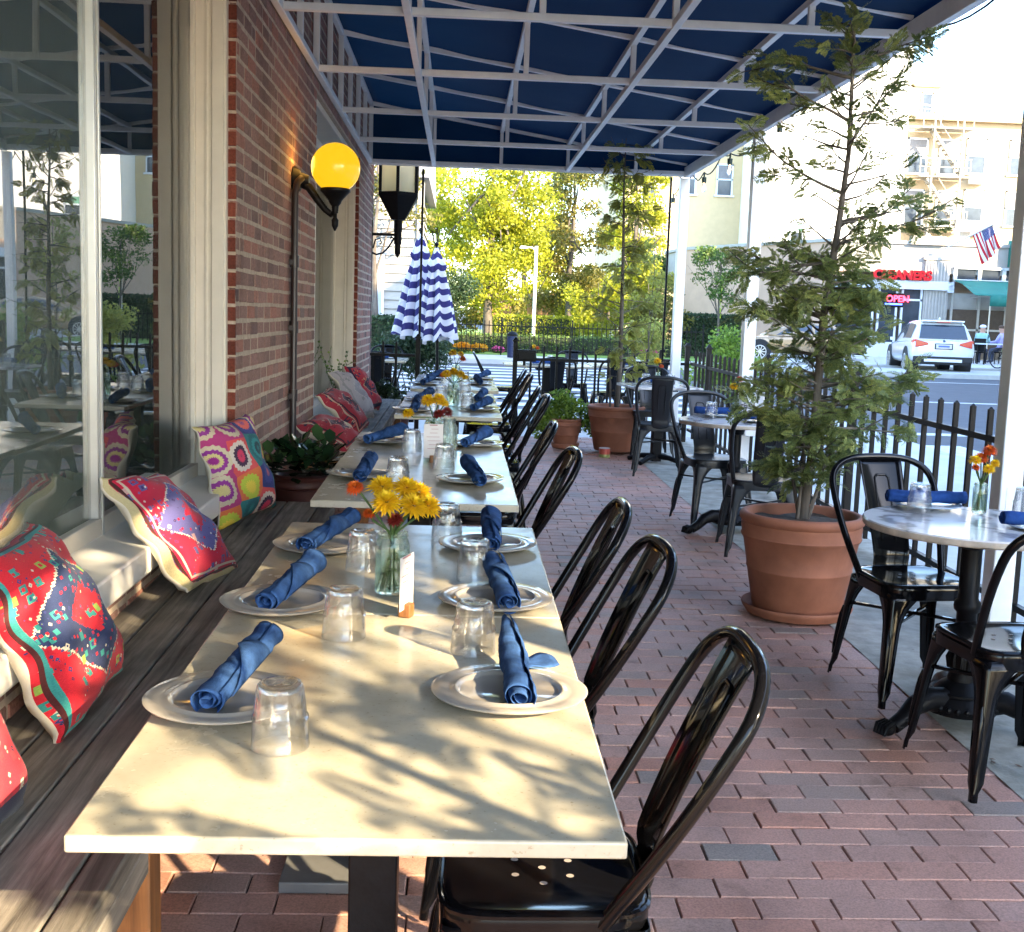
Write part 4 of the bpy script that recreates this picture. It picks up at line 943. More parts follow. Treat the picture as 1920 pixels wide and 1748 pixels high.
cushion(10.25, -.84, .83, .55, -.15, -.05, .22, K('deep red rug print', (.42,.03,.05), (.04,.02,.05), [(.55,.35,.2),(.04,.03,.08),(.5,.2,.1),(.3,.05,.06)], [(.40,.47,(.04,.02,.05))], 10, .24), 'bright red rug cushion farthest along the bench by the fence', .075, 8, .22)
# ------------------------------------------------------------------ foliage builders
def frond(L_, rn, nside=9, w=.0055, droop=.25):
    V = []; F = []; T_ = []
    def leaf(a, d, l, ww, tn):
        n = len(V); s_ = np.array([-d[1], d[0], 0]); s_ = s_/(np.linalg.norm(s_)+1e-9)*ww
        V.extend([a, a+d*l*.45+s_, a+d*l, a+d*l*.45-s_]); F.append((n, n+1, n+2, n+3)); T_.append(tn)
    def P(u): return np.array([L_*u, .06*L_*math.sin(u*3), -droop*L_*u*u])
    for i in range(nside):
        u = .12+.86*i/nside; p = P(u); leaf(P(max(0, u-.12)), np.array([1, 0, -droop*u*2])*1.0, L_*.16, w*.8, .3)
        for sg in (-1, 1):
            ang = math.radians(rn.uniform(38, 58)); d = np.array([math.cos(ang), sg*math.sin(ang), rn.uniform(-.25, .1)]); l = L_*.42*(1-.75*u)+L_*.08
            leaf(p, d, l, w, rn.uniform(.2, .8))
            for k in range(3):
                q = p+d*l*(.3+.22*k)
                for s2 in (-1, 1):
                    a2 = ang*sg+s2*math.radians(38); leaf(q, np.array([math.cos(a2), math.sin(a2), rn.uniform(-.2, .15)]), l*(.40-.07*k), w*.85, rn.uniform(.25, 1))
    leaf(P(.9), np.array([1, 0, -droop]), L_*.18, w, .8)
    return np.array(V), np.array(F), np.array(T_)
def assemble(parts):                     # [(template, position, direction, roll, scale, tone shift)]
    VV, FF, TT = [], [], []; n = 0
    for (V, F, T_), p, d, roll, sc, ts in parts:
        x = np.array(d, float); x /= np.linalg.norm(x)+1e-9; z = np.array([0, 0, 1.]) if abs(x[2]) < .95 else np.array([1., 0, 0]); y = np.cross(z, x); y /= np.linalg.norm(y); z = np.cross(x, y)
        c, s_ = math.cos(roll), math.sin(roll); y2 = y*c+z*s_; z2 = -y*s_+z*c
        VV.append((V[:, :1]*x+V[:, 1:2]*y2+V[:, 2:3]*z2)*sc+np.array(p)); FF.append(F+n); n += len(V); TT.append(np.clip(T_+ts, 0, 1))
    return np.concatenate(VV), np.concatenate(FF), np.concatenate(TT)
def limb(b, p, d, L_, r, rn, n=6, up=.25, wob=.12):
    P = [Vector(p)]; dd = Vector(d).normalized()
    for i in range(n):
        dd = (dd+Vector((rn.uniform(-wob, wob), rn.uniform(-wob, wob), up/n+rn.uniform(-wob, wob)*.6))).normalized(); P.append(P[-1]+dd*(L_/n))
    b.tube(P, [max(.0022, r*(1-.85*i/n)) for i in range(n+1)], 6, tone=rn.random()); return P

def leafcloud(n, centres, size, rn, flat=.5, droop=0):            # n leaf quads scattered through blob volumes [(c, radii, weight)]
    W_ = np.array([c[2] for c in centres], float); W_ /= W_.sum(); k = rn.choice(len(centres), n, p=W_)
    C_ = np.array([c[0] for c in centres], float)[k]; R_ = np.array([c[1] for c in centres], float)[k]
    d = rn.normal(size=(n, 3)); d /= np.linalg.norm(d, axis=1)[:, None]; rad = rn.random(n)**.45
    P = C_+d*rad[:, None]*R_
    a = rn.normal(size=(n, 3)); a[:, 2] -= droop; a /= np.linalg.norm(a, axis=1)[:, None]; b_ = np.cross(a, rn.normal(size=(n, 3))); b_ /= np.linalg.norm(b_, axis=1)[:, None]
    s_ = size*(.6+.8*rn.random(n))[:, None]; V = np.empty((n, 4, 3)); V[:, 0] = P-a*s_; V[:, 1] = P+b_*s_*flat; V[:, 2] = P+a*s_; V[:, 3] = P-b_*s_*flat
    clump = rn.random(len(centres))[k]; tone = np.clip(.35*clump+.65*rn.random(n), 0, 1)
    return V.reshape(-1, 3), np.arange(n*4).reshape(n, 4), tone

def pot(root, r1, r0, H_, saucer=True, m='terra'):
    b = MB(); b.lathe([(0,.02),(r0*.97,.02),(r0,.03),(r0+(r1-r0)*.42,H_*.44),(r0+(r1-r0)*.425+.003,H_*.447),(r0+(r1-r0)*.44+.003,H_*.46),(r0+(r1-r0)*.445,H_*.467),(r0+(r1-r0)*.74,H_*.74),(r0+(r1-r0)*.75+.006,H_*.75),(r0+(r1-r0)*.8+.008,H_*.775),(r0+(r1-r0)*.82+.002,H_*.79),(r0+(r1-r0)*.9,H_*.875),(r1-.012,H_*.90),(r1,H_*.925),(r1+.003,H_*.96),(r1-.006,H_*.99),(r1-.02,H_),(r1-.035,H_*.985),(r1-.05,H_*.88),(0,H_*.87)], 56)
    b.build('pot', mat[m], root, smooth=50)
    if saucer:
        s_ = MB(); s_.lathe([(0,.002),(r0*1.12,.002),(r0*1.22,.03),(r0*1.25,.045),(r0*1.235,.052),(r0*1.2,.046),(r0*1.1,.018),(0,.016)], 56); s_.build('saucer', mat[m], root, smooth=50)
    s_ = MB(); s_.grid(lambda u, v: ((r1-.045)*v*math.cos(u*2*PI), (r1-.045)*v*math.sin(u*2*PI), H_*.90+.012*math.sin(u*31+v*9)*v+.02*(1-v)), 30, 9); s_.build('soil', mat['soil'], root)

def cedar(x, y, seed, label, trunk, rim, full=True):
    rn = random.Random(seed); z0 = G(y)+.006; t = thing('potted_cedar', label, 'potted tree', (x, y, z0), 0, 'potted conifers along the fence'); pot(t, .297, .215, .50)
    tp = [Vector(p) for p in trunk]; b = MB(); b.tube(tp, [.026*(1-.8*i/(len(tp)-1)) for i in range(len(tp))], 10)
    zt = tp[-1].z; fr = [frond(.115, rn, 10, .0030) for _ in range(4)]+[frond(.085, rn, 9, .0027, .5) for _ in range(3)]; parts = []
    def at(z):
        for a, c in zip(tp, tp[1:]):
            if a.z <= z <= c.z: return a.lerp(c, (z-a.z)/(c.z-a.z))
        return tp[-1]
    for s_ in range(4): P = limb(b, tp[0]+Vector((rn.uniform(-.04,.04),rn.uniform(-.04,.04),0)), (rn.uniform(-.3,.3),rn.uniform(-.3,.3),1), rn.uniform(.5,1.1), .012, rn, 7, .3)
    def spray(P, n, spread, sc=1.0):
        for k in range(n):
            u = .25+.75*(k+rn.random())/n; i = min(len(P)-2, int(u*(len(P)-1))); f = u*(len(P)-1)-i; p = P[i].lerp(P[i+1], f); d = (P[i+1]-P[i]).normalized()
            dd = d*.7+Vector((rn.uniform(-1,1), rn.uniform(-1,1), rn.uniform(-.75,.55)))*spread
            parts.append((rn.choice(fr), p, dd, rn.uniform(-1.2,1.2), rn.uniform(.7,1.15)*sc, rn.uniform(-.3,.3)))
    nl = 116 if full else 40
    for i in range(nl):                      # dense lower body
        u = (i+rn.random())/nl; z = .60+1.12*u; a = rn.uniform(0, 2*PI); L_ = (.17+.13*math.sin(min(1,u*1.1)*PI*.9))*rn.uniform(.65,1.2)
        P = limb(b, at(z), (math.cos(a), math.sin(a), rn.uniform(.0,.6)), L_, .0065, rn, 6, .1); spray(P, rn.randint(6, 8) if full else 4, .9)
    for (z, a, L_, up) in rim:               # long individual boughs
        P = limb(b, at(z), (math.cos(a), math.sin(a)*.5, up), L_, .009, rn, 9, .05, .16); spray(P, int((15 if full else 8)*L_/.5), .85)
        for q in range(3):
            p = P[3+q*2]; P2 = limb(b, p, (math.cos(a)+rn.uniform(-.8,.8), rn.uniform(-.7,.7), rn.uniform(-.3,.6)), L_*.4, .005, rn, 5); spray(P2, 5, .8)
    for i in range(34):                      # sparse open top
        z = 1.72+(zt-1.80)*(i+rn.random())/34; a = rn.uniform(0, 2*PI); L_ = (.36-.18*(z-1.7)/(zt-1.7))*rn.uniform(.35,1.2)
        P = limb(b, at(z), (math.cos(a), math.sin(a), rn.uniform(.1,.9)), L_, .006, rn, 7, .15, .2); spray(P, rn.randint(3, 6) if full else 3, .85, .85)
    for k in range(18): parts.append((rn.choice(fr), at(zt-.02-.33*rn.random()), (rn.uniform(-.8,.8), rn.uniform(-.8,.8), rn.uniform(.2,1.2)), rn.uniform(-1,1), rn.uniform(.7,1), rn.uniform(-.3,.1)))
    b.build('trunk', mat['bark'], t, smooth=60)
    V, F, T_ = assemble(parts); leafmesh('crown', V, F, T_, mat['cedar'], t); return t
cedar(1.69, 5.56, 11, 'tall sparse cedar in the big terracotta pot between the marble tables',
      [(0,0,.44),(.03,0,.8),(.04,0,1.45),(.08,0,1.85),(.11,.01,2.2),(.105,.02,2.6),(.10,.03,2.88)],
      [(1.12,.1,.52,.05),(1.02,-.1,.58,.05),(.92,.2,.45,-.05),(1.45,2.9,.40,.1),(1.62,3.2,.40,.3),(1.88,.25,.45,.15),(1.78,.1,.48,.25),(2.02,2.8,.48,.5),(2.25,.4,.42,.8),(2.35,2.9,.42,.6),(.95,3.1,.36,.05),(1.70,3.0,.45,-.1),(2.55,2.9,.45,.1),(2.62,.3,.38,.15)])
# the next pot of the row, just outside the view: its shadow falls over the near table
cedar(1.66, .15, 23, 'another potted cedar farther along the fence, shading the near table',
      [(0,0,.44),(.0,0,.8),(-.02,0,1.4),(-.04,0,1.8),(-.03,.01,2.2),(-.05,.02,2.6),(-.05,.03,2.95)],
      [(1.2,.6,.5,.2),(1.6,3.4,.45,.3),(2.0,.5,.5,.4),(2.2,3.0,.45,.4)])

# far pot: loose feathery tree
def feather_tree(x, y, label, seed):
    rn = random.Random(seed); t = thing('potted_tree', label, 'potted tree', (x, y, G(y)+.006), 0, 'potted conifers along the fence'); pot(t, .295, .215, .48, False)
    b = MB(); P0 = [Vector(p) for p in ((0,0,.42),(.02,0,.9),(.01,0,1.5),(.0,.02,2.1),(-.02,.03,2.7),(-.02,.02,3.15))]; b.tube(P0, [.028,.025,.02,.015,.01,.004], 9); b.tube([(-.06,.03,.42),(-.07,.02,.7),(-.1,.05,1.0)],[.012,.01,.004],6)
    fr = [frond(.125, rn, 8, .006, .4) for _ in range(4)]; parts = []
    for i in range(64):
        z = .75+2.35*(i+rn.random())/64; j = max(0, min(4, next((k for k in range(5) if P0[k+1].z >= z), 4))); p = P0[j].lerp(P0[j+1], (z-P0[j].z)/(P0[j+1].z-P0[j].z)); a = rn.uniform(0, 6.28); L_ = rn.uniform(.3,.62)*(1.0-.2*(z-.7)/2.4)
        P = limb(b, p, (math.cos(a), math.sin(a), rn.uniform(-.1,.7)), L_, .006, rn, 7, .0, .2)
        for k in range(rn.randint(5,7)):
            u = .25+.75*rn.random(); q = P[int(u*6)]; parts.append((rn.choice(fr), q, (math.cos(a)+rn.uniform(-1,1), math.sin(a)+rn.uniform(-1,1), rn.uniform(-1,.4)), rn.uniform(-1,1), rn.uniform(.6,1.1), rn.uniform(-.35,.35)))
    b.build('trunk', mat['bark'], t, smooth=60); V, F, T_ = assemble(parts); leafmesh('crown', V, F, T_, mat['bald'], t)
feather_tree(1.63, 11.95, 'sparse feathery tree in the far terracotta pot by the end fence', 5)
npr = np.random.default_rng(4)
def leafy_pot(name, x, y, r1, r0, H_, label, cents, n, size, m, z=None, pm='terra', saucer=True, stems=6, flat=.5):
    t = thing(name, label, 'potted plant', (x, y, (G(y)+.006) if z is None else z)); pot(t, r1, r0, H_, saucer, pm)
    V, F, T_ = leafcloud(n, cents, size, npr, flat); 
    b = MB(); rn = random.Random(n)
    for k in range(stems): limb(b, (rn.uniform(-.05,.05), rn.uniform(-.05,.05), H_*.88), (rn.uniform(-.7,.7), rn.uniform(-.7,.7), 1), H_*.7, .004, rn, 5)
    b.build('stem', mat['stem'], t); leafmesh('foliage', V, F, T_, mat[m], t); return t
leafy_pot('potted_herb', 1.14, 12.2, .17, .12, .31, 'bushy lime green plant spilling over a small terracotta pot by the fence', [((0,0,.40),(.26,.22,.13),3),((-.22,0,.33),(.14,.14,.12),1.5),((.26,0,.3),(.16,.14,.16),1.5),((-.05,0,.5),(.16,.15,.12),1.5),((.32,-.02,.2),(.09,.1,.1),.6),((-.28,-.04,.2),(.1,.1,.12),.7)], 2600, .022, 'limeleaf')
mat['redpot'] = M('dark red pot', (.07,.02,.016), .5, var=.2)
lp = thing('leafy_planter', 'dark red planter of glossy dark leaves between the two benches', 'planter', (-.83, 6.32, G(6.3)+.22)); pot(lp, .17, .12, .30, False, 'redpot'); 
b = MB(); b.lathe([(0,-.22),(.15,-.22),(.13,-.02),(.14,0.01),(0,.012)], 28); b.build('stand', mat['redpot'], lp)
b = MB(); rn = random.Random(9)
for k in range(210):
    a = rn.uniform(0, 6.28); el = rn.uniform(-.1, 1.2); L_ = rn.uniform(.07,.125); p = Vector((rn.uniform(-.15,.15), rn.uniform(-.15,.15), .30+rn.uniform(0,.09))); d = Vector((math.cos(a)*math.cos(el), math.sin(a)*math.cos(el), math.sin(el))); s_ = Vector((-math.sin(a), math.cos(a), 0)); c = p+d*rn.uniform(.02,.10); w = L_*.27
    V = [c, c+d*L_*.3+s_*w*.8, c+d*L_*.65+s_*w, c+d*L_+Vector((0,0,-.01)), c+d*L_*.65-s_*w, c+d*L_*.3-s_*w*.8, c+d*L_*.3-Vector((0,0,.006)), c+d*L_*.65-Vector((0,0,.008))]
    b.add(V, [(0,6,1),(6,7,2,1),(7,3,2),(0,5,6),(5,4,7,6),(4,3,7)], 0, rn.random())
b.build('foliage', mat['glossleaf'], lp, smooth=60)
leafy_pot('potted_shrub', -.66, 12.35, .17, .13, .34, 'low dark green shrub in a pot at the end of the far bench', [((0,0,.45),(.22,.2,.16),2),((.16,0,.40),(.12,.12,.1),1),((-.12,0,.55),(.1,.1,.1),1)], 1500, .02, 'darkleaf', pm='redpot', saucer=False)
vn = thing('sill_plant', 'thin trailing plant in a white cone pot on the far window sill', 'potted plant', (-1.12, 10.75, G(0)+.62)); b = MB(); b.lathe([(0,0),(.04,0),(.075,.15),(.07,.15),(0,.13)], 16); b.build('pot', mat['sill'], vn)
b = MB(); rn = random.Random(3); lv = MB()
for k in range(6):
    P = limb(b, (0,0,.14), (rn.uniform(-.3,.3), rn.uniform(-1,1), 1.2), rn.uniform(.3,.62), .004, rn, 10, .2, .3)
    for p in P[2:]:
        for e in (-1, 1): d = Vector((rn.uniform(-1,1), e, rn.uniform(-.3,.5))).normalized()*.035; s_ = d.cross(Vector((1,0,0)))*.4; lv.add([p, p+d*.5+s_, p+d, p+d*.5-s_], [(0,1,2,3)], 0, rn.random())
b.build('stem', mat['stem'], vn); lv.build('foliage', mat['greenleaf'], vn, smooth=0)

# ------------------------------------------------------------------ black iron fences of the patio
def iron_fence(name, label, a, c, sp, Hh, posts, th=.024, group=None, mt='iron'):
    t = thing(name, label, 'fence', (0,0,0), group=group); a, c = Vector(a), Vector(c); d = c-a; L_ = d.length; d.normalize(); b = MB(); n = int(L_/sp)
    for k in range(1, n):
        p = a+d*(k*sp); z = G(p.y); b.span((p.x-th/2,p.y-th/2,z+.07),(p.x+th/2,p.y+th/2,z+Hh)); b.box((p.x,p.y,z+Hh+.006),(th*.8,th*.8,.012),taper=.3)
    b.build('picket', mat[mt], t, smooth=0)
    for h in (.15, Hh-.14):
        b = MB(); ys = [a]+([a+d*((5-a.y)/d.y)] if d.y > .1 and a.y < 5 < c.y else [])+[c]
        for p, q in zip(ys, ys[1:]): b.bar((p.x,p.y,G(p.y)+h),(q.x,q.y,G(q.y)+h), .032, .03)
        b.build('rail', mat[mt], t, smooth=0)
    for (x, y) in posts:
        b = MB(); z = G(y); w = .05 if name == 'patio_fence' else .04; b.span((x-w/2,y-w/2,z-.03),(x+w/2,y+w/2,z+Hh+.05)); b.box((x,y,z+Hh+.06),(w*1.4,w*1.4,.02)); b.box((x,y,z+Hh+.085),(w*1.1,w*1.1,.03),taper=.35); b.build('post', mat[mt], t, bevel=.002)
    return t
iron_fence('patio_fence', 'black iron picket fence between the patio and the street', (2.60,-1.2,0), (2.60,13.05,0), .2, 1.03, [(2.60,y) for y in (.6,2.95,5.3,7.6,9.8,12.15)])
iron_fence('patio_fence', 'short black iron fence closing the patio beside the brick wall', (-.98,13.1,0), (-.48,13.1,0), .145, 1.02, [(-.45,13.1)])
f2 = iron_fence('patio_fence', 'black iron fence closing the far end of the patio behind the potted tree', (.66,13.1,0), (2.56,13.1,0), .145, 1.02, [(.63,13.1),(2.56,13.1)])
b = MB(); b.box((.75,13.07,1.07),(.22,.05,.13)); b.box((.75,13.04,1.07),(.18,.02,.09)); b.box((.73,13.05,.985),(.03,.02,.05)); b.build('latch_box', mat['iron'], f2, bevel=.004)
for (x, z1, lab) in ((-.44, 3.06, 'thin black pole on the gate post, in front of the striped umbrella'), (2.29, 3.08, 'thin black pole beside the far white post')):
    o = thing('light_pole', lab, 'pole', (x, 13.16, G(13.1)+.0)); b = MB(); b.tube([(0,0,.0),(0,0,z1-G(13.1))], .013, 8); b.build('pole', mat['iron'], o)
    b = MB(); b.tube([(0,0,.6),(0,0,.63)], .03, 10); b.tube([(0,0,1.0),(0,0,1.03)], .03, 10); b.build('clamp', mat['iron'], o)

# string lights along the right edge of the canopy
sg = thing('string_lights', 'black string of bare bulbs looped along the canopy edge', 'string lights', (0,0,0)); b = MB(); bx = 2.462
hang = [(5.0,3.20),(6.55,3.13),(9.75,3.13),(11.35,3.13),(12.95,3.12),(13.4,3.1)]; bulbs = [(6.40,3.0),(9.35,3.0),(11.05,2.96),(12.2,2.92),(13.13,2.84),(13.95,2.88)]
prev = (4.2, 3.3); pts = []
seq = sorted([(y, z+.10) for y, z in bulbs]+hang)
for (ya, za), (yb_, zb_) in zip([prev]+seq, seq):
    for k in range(8): u = k/8; pts.append((bx+.01*math.sin(ya*3+u*4), ya+(yb_-ya)*u, za+(zb_-za)*u-.11*math.sin(u*PI)*min(1, abs(yb_-ya))))
b.tube(pts, .006, 6); b.build('cable', mat['iron'], sg)
for (y, z) in bulbs:
    b = MB(); b.tube([(bx,y,z+.11),(bx,y,z+.06),(bx,y,z+.055),(bx,y,z+.0)], [.008,.010,.025,.022], 10); s_ = b.build('socket', mat['socket'] if 'socket' in mat else mat['iron'], sg)
    b = MB(); b.lathe([(.012,.0),(.017,-.02),(.027,-.055),(.024,-.075),(.012,-.09),(0,-.093)], 16, (bx,y,z)); b.build('bulb', mat['bulb'], s_)
    b = MB(); b.tube([(bx,y,z),(bx+.003,y,z-.05)], .003, 5); b.build('filament', mat['filament'] if 'filament' in mat else mat['petal_or'], s_)

# ------------------------------------------------------------------ closed striped umbrellas and the tables outside the gate
um, t, N, L, p = _nt('blue and white striped cloth'); zc_ = node(t, 'ShaderNodeSeparateXYZ'); L.new(coords(t, 'UV'), zc_.inputs[0])
st = math_(t, 'GREATER_THAN', math_(t, 'FRACT', math_(t, 'MULTIPLY', zc_.outputs[1], 7.5)), .5); L.new(mixc(t, st, (.66,.68,.76), (.03,.028,.15)), p.inputs['Base Color']); p.inputs['Roughness'].default_value = .9
def umbrella(x, y, z0, z1, w, label, lean=0):
    t = thing('closed_umbrella', label, 'umbrella', (x, y, G(y)), 0, 'closed striped umbrellas'); t.rotation_euler[1] = lean; b = MB(); uv = []; nu, nv = 72, 24; V = []
    for i in range(nu):
        for j in range(nv):
            v = j/(nv-1); a = 2*PI*i/nu; r = (.015+.11*v/.22 if v < .22 else .085+(w-.085)*((v-.22)/.78)**.9); r *= 1+(.30*math.sin(8*a+.8*math.sin(3*a)+v*1.2)*min(1, v*2.2))
            zz = z1-(z1-z0)*v-(.025*math.cos(8*a+v)*v*v+.05*math.sin(2*a)*v); V.append((r*math.cos(a), r*math.sin(a)*.8, zz)); uv.append((i/nu, v+.012*math.sin(8*a)*v+.012*math.sin(4*a+1)))
    b.add(V, [(i*nv+j, ((i+1)%nu)*nv+j, ((i+1)%nu)*nv+j+1, i*nv+j+1) for i in range(nu) for j in range(nv-1)]); b.uv = uv; b.build('cloth', um, t, smooth=70)
    b = MB(); b.tube([(0,0,.04),(0,0,z1)], .02, 8); b.ball((0,0,z1+.03),.03,0,10,6); b.build('pole', mat['iron'], t); b = MB(); b.lathe([(0,0),(.22,0),(.22,.04),(.05,.07),(.04,.12),(0,.12)], 20); b.build('base', mat['iron'], t)
umbrella(-.55, 16.0, 1.04, 2.40, .285, 'taller blue and white striped umbrella, closed, behind the thin black pole')
umbrella(-.26, 15.6, 1.0, 2.20, .225, 'shorter blue and white striped umbrella, closed, tilted, right of the taller one', -.03)
DT = bpy.data.objects['dining_table']
OT = 'tables on the sidewalk outside the gate'
for (x, y, a, lab) in ((-1.05, 15.3, 0, 'cream table on the sidewalk at the left, behind the short fence'),(1.15, 15.2, PI/2, 'stone table on the sidewalk behind the far end fence'),(2.3, 15.6, PI/2, 'stone table on the sidewalk near the corner of the fence')):
    c = dup(DT, (x, y, G(y)-.026), a, lab, 0); c['group'] = OT
OC = 'metal chairs on the sidewalk outside the gate'
for (x, y, a, lab) in ((-1.0, 14.45, .1, 'black metal chair behind the short fence beside the brick wall'),(-1.0, 16.2, PI, 'black metal chair at the far side of the left sidewalk table'),(.55, 15.1, -PI/2, 'black metal chair left of the sidewalk table behind the end fence'),
                  (1.2, 14.5, 0, 'black metal chair close behind the end fence, left of the potted tree'),(1.9, 14.7, .2, 'black metal chair close behind the end fence, behind the far pot'),(2.5, 14.9, .1, 'black metal chair behind the end fence near its corner'),(1.6, 16.3, PI, 'black metal chair on the street side of the sidewalk tables')):
    c = dup(CH, (x, y, G(y)-.026), a, lab); c['group'] = OC
for (x, y, lab) in ((-1.05,15.25,'royal blue napkin on the left sidewalk table'),(1.1,15.2,'royal blue napkin on the sidewalk table behind the end fence'),(2.2,15.6,'royal blue napkin on the sidewalk table near the fence corner')):
    n_ = inst(cc, mk_bluenap, 'bn'); put(n_, x, y, G(y)+.733, .3, lab, 'napkin', 'napkins on the sidewalk tables', 1, 0)
for (x, y, lab) in ((.95,15.1,'pale plate on the sidewalk table behind the end fence, left'),(1.4,15.3,'pale plate on the sidewalk table behind the end fence, right'),(2.5,15.7,'pale plate on the sidewalk table near the fence corner'),(-.9,15.4,'pale plate on the left sidewalk table')):
    p_ = inst(cc, mk_bplate, 'bp'); put(p_, x, y, G(y)+.731, 0, lab, 'plate', 'plates on the sidewalk tables', 1, 0)
for (x, y, lab) in ((1.2,15.4,'tumbler on the sidewalk table behind the end fence'),(2.35,15.75,'tumbler on the sidewalk table near the fence corner')):
    o = inst(cc, mk_tumbler, 'tum'); put(o, x, y, G(y)+.732, 0, lab, 'tumbler', 'upturned tumblers', 1, 0)
vase(1.0, 15.4, [(-.02,0,.22,.04,0),(.03,0,.2,.035,1)], 'bud vase on the sidewalk table behind the end fence', .025, .12, 'bud_vase', G(15.4)+.731, 'bud vases on the sidewalk tables', False)

# fallen leaves and grit on the paving
lr = np.random.default_rng(77); n = 170
P = np.stack([lr.uniform(.3, 2.5, n), 1.8+10.5*lr.random(n)**1.3, np.zeros(n)], 1); P[:, 2] = [G(y)+.009 for y in P[:, 1]]; k = lr.random(n) < .5; P[k, 0] = 1.65+.85*lr.random(k.sum())
an = lr.uniform(0, 6.28, n); ax = np.stack([np.cos(an), np.sin(an), lr.uniform(-.1, .25, n)], 1); bx_ = np.stack([-np.sin(an), np.cos(an), lr.uniform(-.2, .2, n)], 1); sz = lr.uniform(.004, .016, n)[:, None]
V = np.stack([P-ax*sz, P+bx_*sz*.5, P+ax*sz, P-bx_*sz*.5], 1).reshape(-1, 3)
o = leafmesh('leaf_litter', V, np.arange(n*4).reshape(n, 4), lr.random(n), mat['dead']); tag(o, 'scattered dry leaf bits on the bricks and the concrete strip', 'leaf litter', kind='stuff')
# ------------------------------------------------------------------ background: garden, street, buildings
npr = np.random.default_rng(12)
def tree(name, x, y, hgt, cents, n, size, m, label, trunk_r=.16, limbs=7, seed=1, group='trees beyond the street', flat=.5, base=None):
    z = G(y) if base is None else base; t = thing(name, label, 'tree', (x, y, z), 0, group); rn = random.Random(seed); b = MB()
    P = [Vector((rn.uniform(-.06,.06)*hgt*.3*i/5, rn.uniform(-.04,.04)*i, hgt*.8*i/5)) for i in range(6)]; b.tube(P, [trunk_r*(1-.16*i) for i in range(6)], 9)
    for k in range(limbs):
        c = cents[k % len(cents)][0]; s_ = P[2+k % 3]; d = Vector(c)-s_; limb(b, s_, d, d.length*1.05, trunk_r*.35, rn, 7, .05, .12)
    b.build('trunk', mat['bark'], t, smooth=60); V, F, T_ = leafcloud(n, cents, size, npr, flat); leafmesh('crown', V, F, T_, mat[m], t); return t
def blobs(rn, n, c, r, rs, w=None):
    out = []
    for k in range(n):
        d = Vector((rn.gauss(0,1), rn.gauss(0,1), rn.gauss(0,1))).normalized()*rn.random()**.4
        s_ = rn.uniform(*rs); out.append(((c[0]+d.x*r[0], c[1]+d.y*r[1], c[2]+d.z*r[2]), (s_, s_, s_*.75), s_**2))
    return out
rn = random.Random(5)
tree('street_tree', 1.1, 46, 9.5, blobs(rn, 46, (0,0,4.7), (2.3,1.8,4.0), (.45,1.0)), 21000, .075, 'yellowleaf', 'big sunlit yellow green tree behind the striped umbrellas', .2, 12, 2)
tree('street_tree', -.9, 49, 9, blobs(rn, 20, (0,0,5.2), (1.9,1.5,3.2), (.4,.9)), 8500, .075, 'yellowleaf', 'thinner yellow green tree at the left, behind the umbrella tip', .17, 9, 3)
tree('street_tree', 4.6, 50, 9, blobs(rn, 26, (0,0,4.4), (2.0,1.6,3.6), (.5,1.0)), 14000, .075, 'oliveleaf', 'brownish olive tree right of the big yellow one', .17, 10, 4)
tree('street_tree', 6.6, 45, 8.5, blobs(rn, 24, (0,0,4.8), (1.5,1.2,3.2), (.4,.85)), 11000, .07, 'yellowleaf', 'yellow green tree behind the potted feathery tree', .15, 10, 6)
tree('street_tree', 3.3, 62, 11, blobs(rn, 24, (0,0,7), (3.0,2,3.6), (.7,1.3)), 7500, .12, 'yellowleaf', 'pale yellow tree in the far gap between the two big trees', .2, 8, 7)
tree('garden_bush', 4.9, 42, 3, blobs(rn, 16, (0,0,1.5), (1.2,.8,1.1), (.4,.7)), 5200, .06, 'yellowleaf', 'rounded yellow green bush behind the garden fence', .06, 5, 8, 'garden bushes')
tree('garden_bush', 6.4, 40, 3, blobs(rn, 16, (0,0,1.3), (1.2,.8,1.0), (.4,.7)), 5200, .06, 'oliveleaf', 'olive brown bush behind the potted feathery tree', .06, 5, 9, 'garden bushes')
tree('garden_bush', -.4, 40, 2.6, blobs(rn, 10, (0,0,1.6), (.7,.6,1.2), (.3,.6)), 4200, .055, 'darkleaf', 'dark green conical bush behind the umbrella cloth', .06, 5, 10, 'garden bushes')
tree('sapling', 8.6, 39, 4.2, blobs(rn, 20, (0,0,2.8), (.85,.7,1.2), (.22,.5)), 2600, .055, 'greenleaf', 'slender sapling in front of the long tan wall', .05, 10, 11)
tree('sapling', 2.28, 14.0, 2.9, blobs(rn, 16, (0,0,1.75), (.28,.28,.7), (.07,.16)), 1500, .022, 'bald', 'thin young tree right behind the end fence by the far white post', .012, 10, 12)
tree('street_tree', -2.2, 30.8, 6.5, blobs(rn, 14, (.4,0,4.2), (1.2,.9,1.4), (.25,.5)), 1500, .06, 'oliveleaf', 'nearly bare tree with pale limbs in front of the grey house', .11, 10, 13)
# the street tree that dapples the near table, just outside the view
tree('street_tree', 4.55, -2.4, 6.2, blobs(rn, 22, (0,0,4.1), (1.5,1.3,1.3), (.22,.42)), 1900, .05, 'greenleaf', 'kerbside tree beyond the fence, shading the near table', .05, 6, 14)

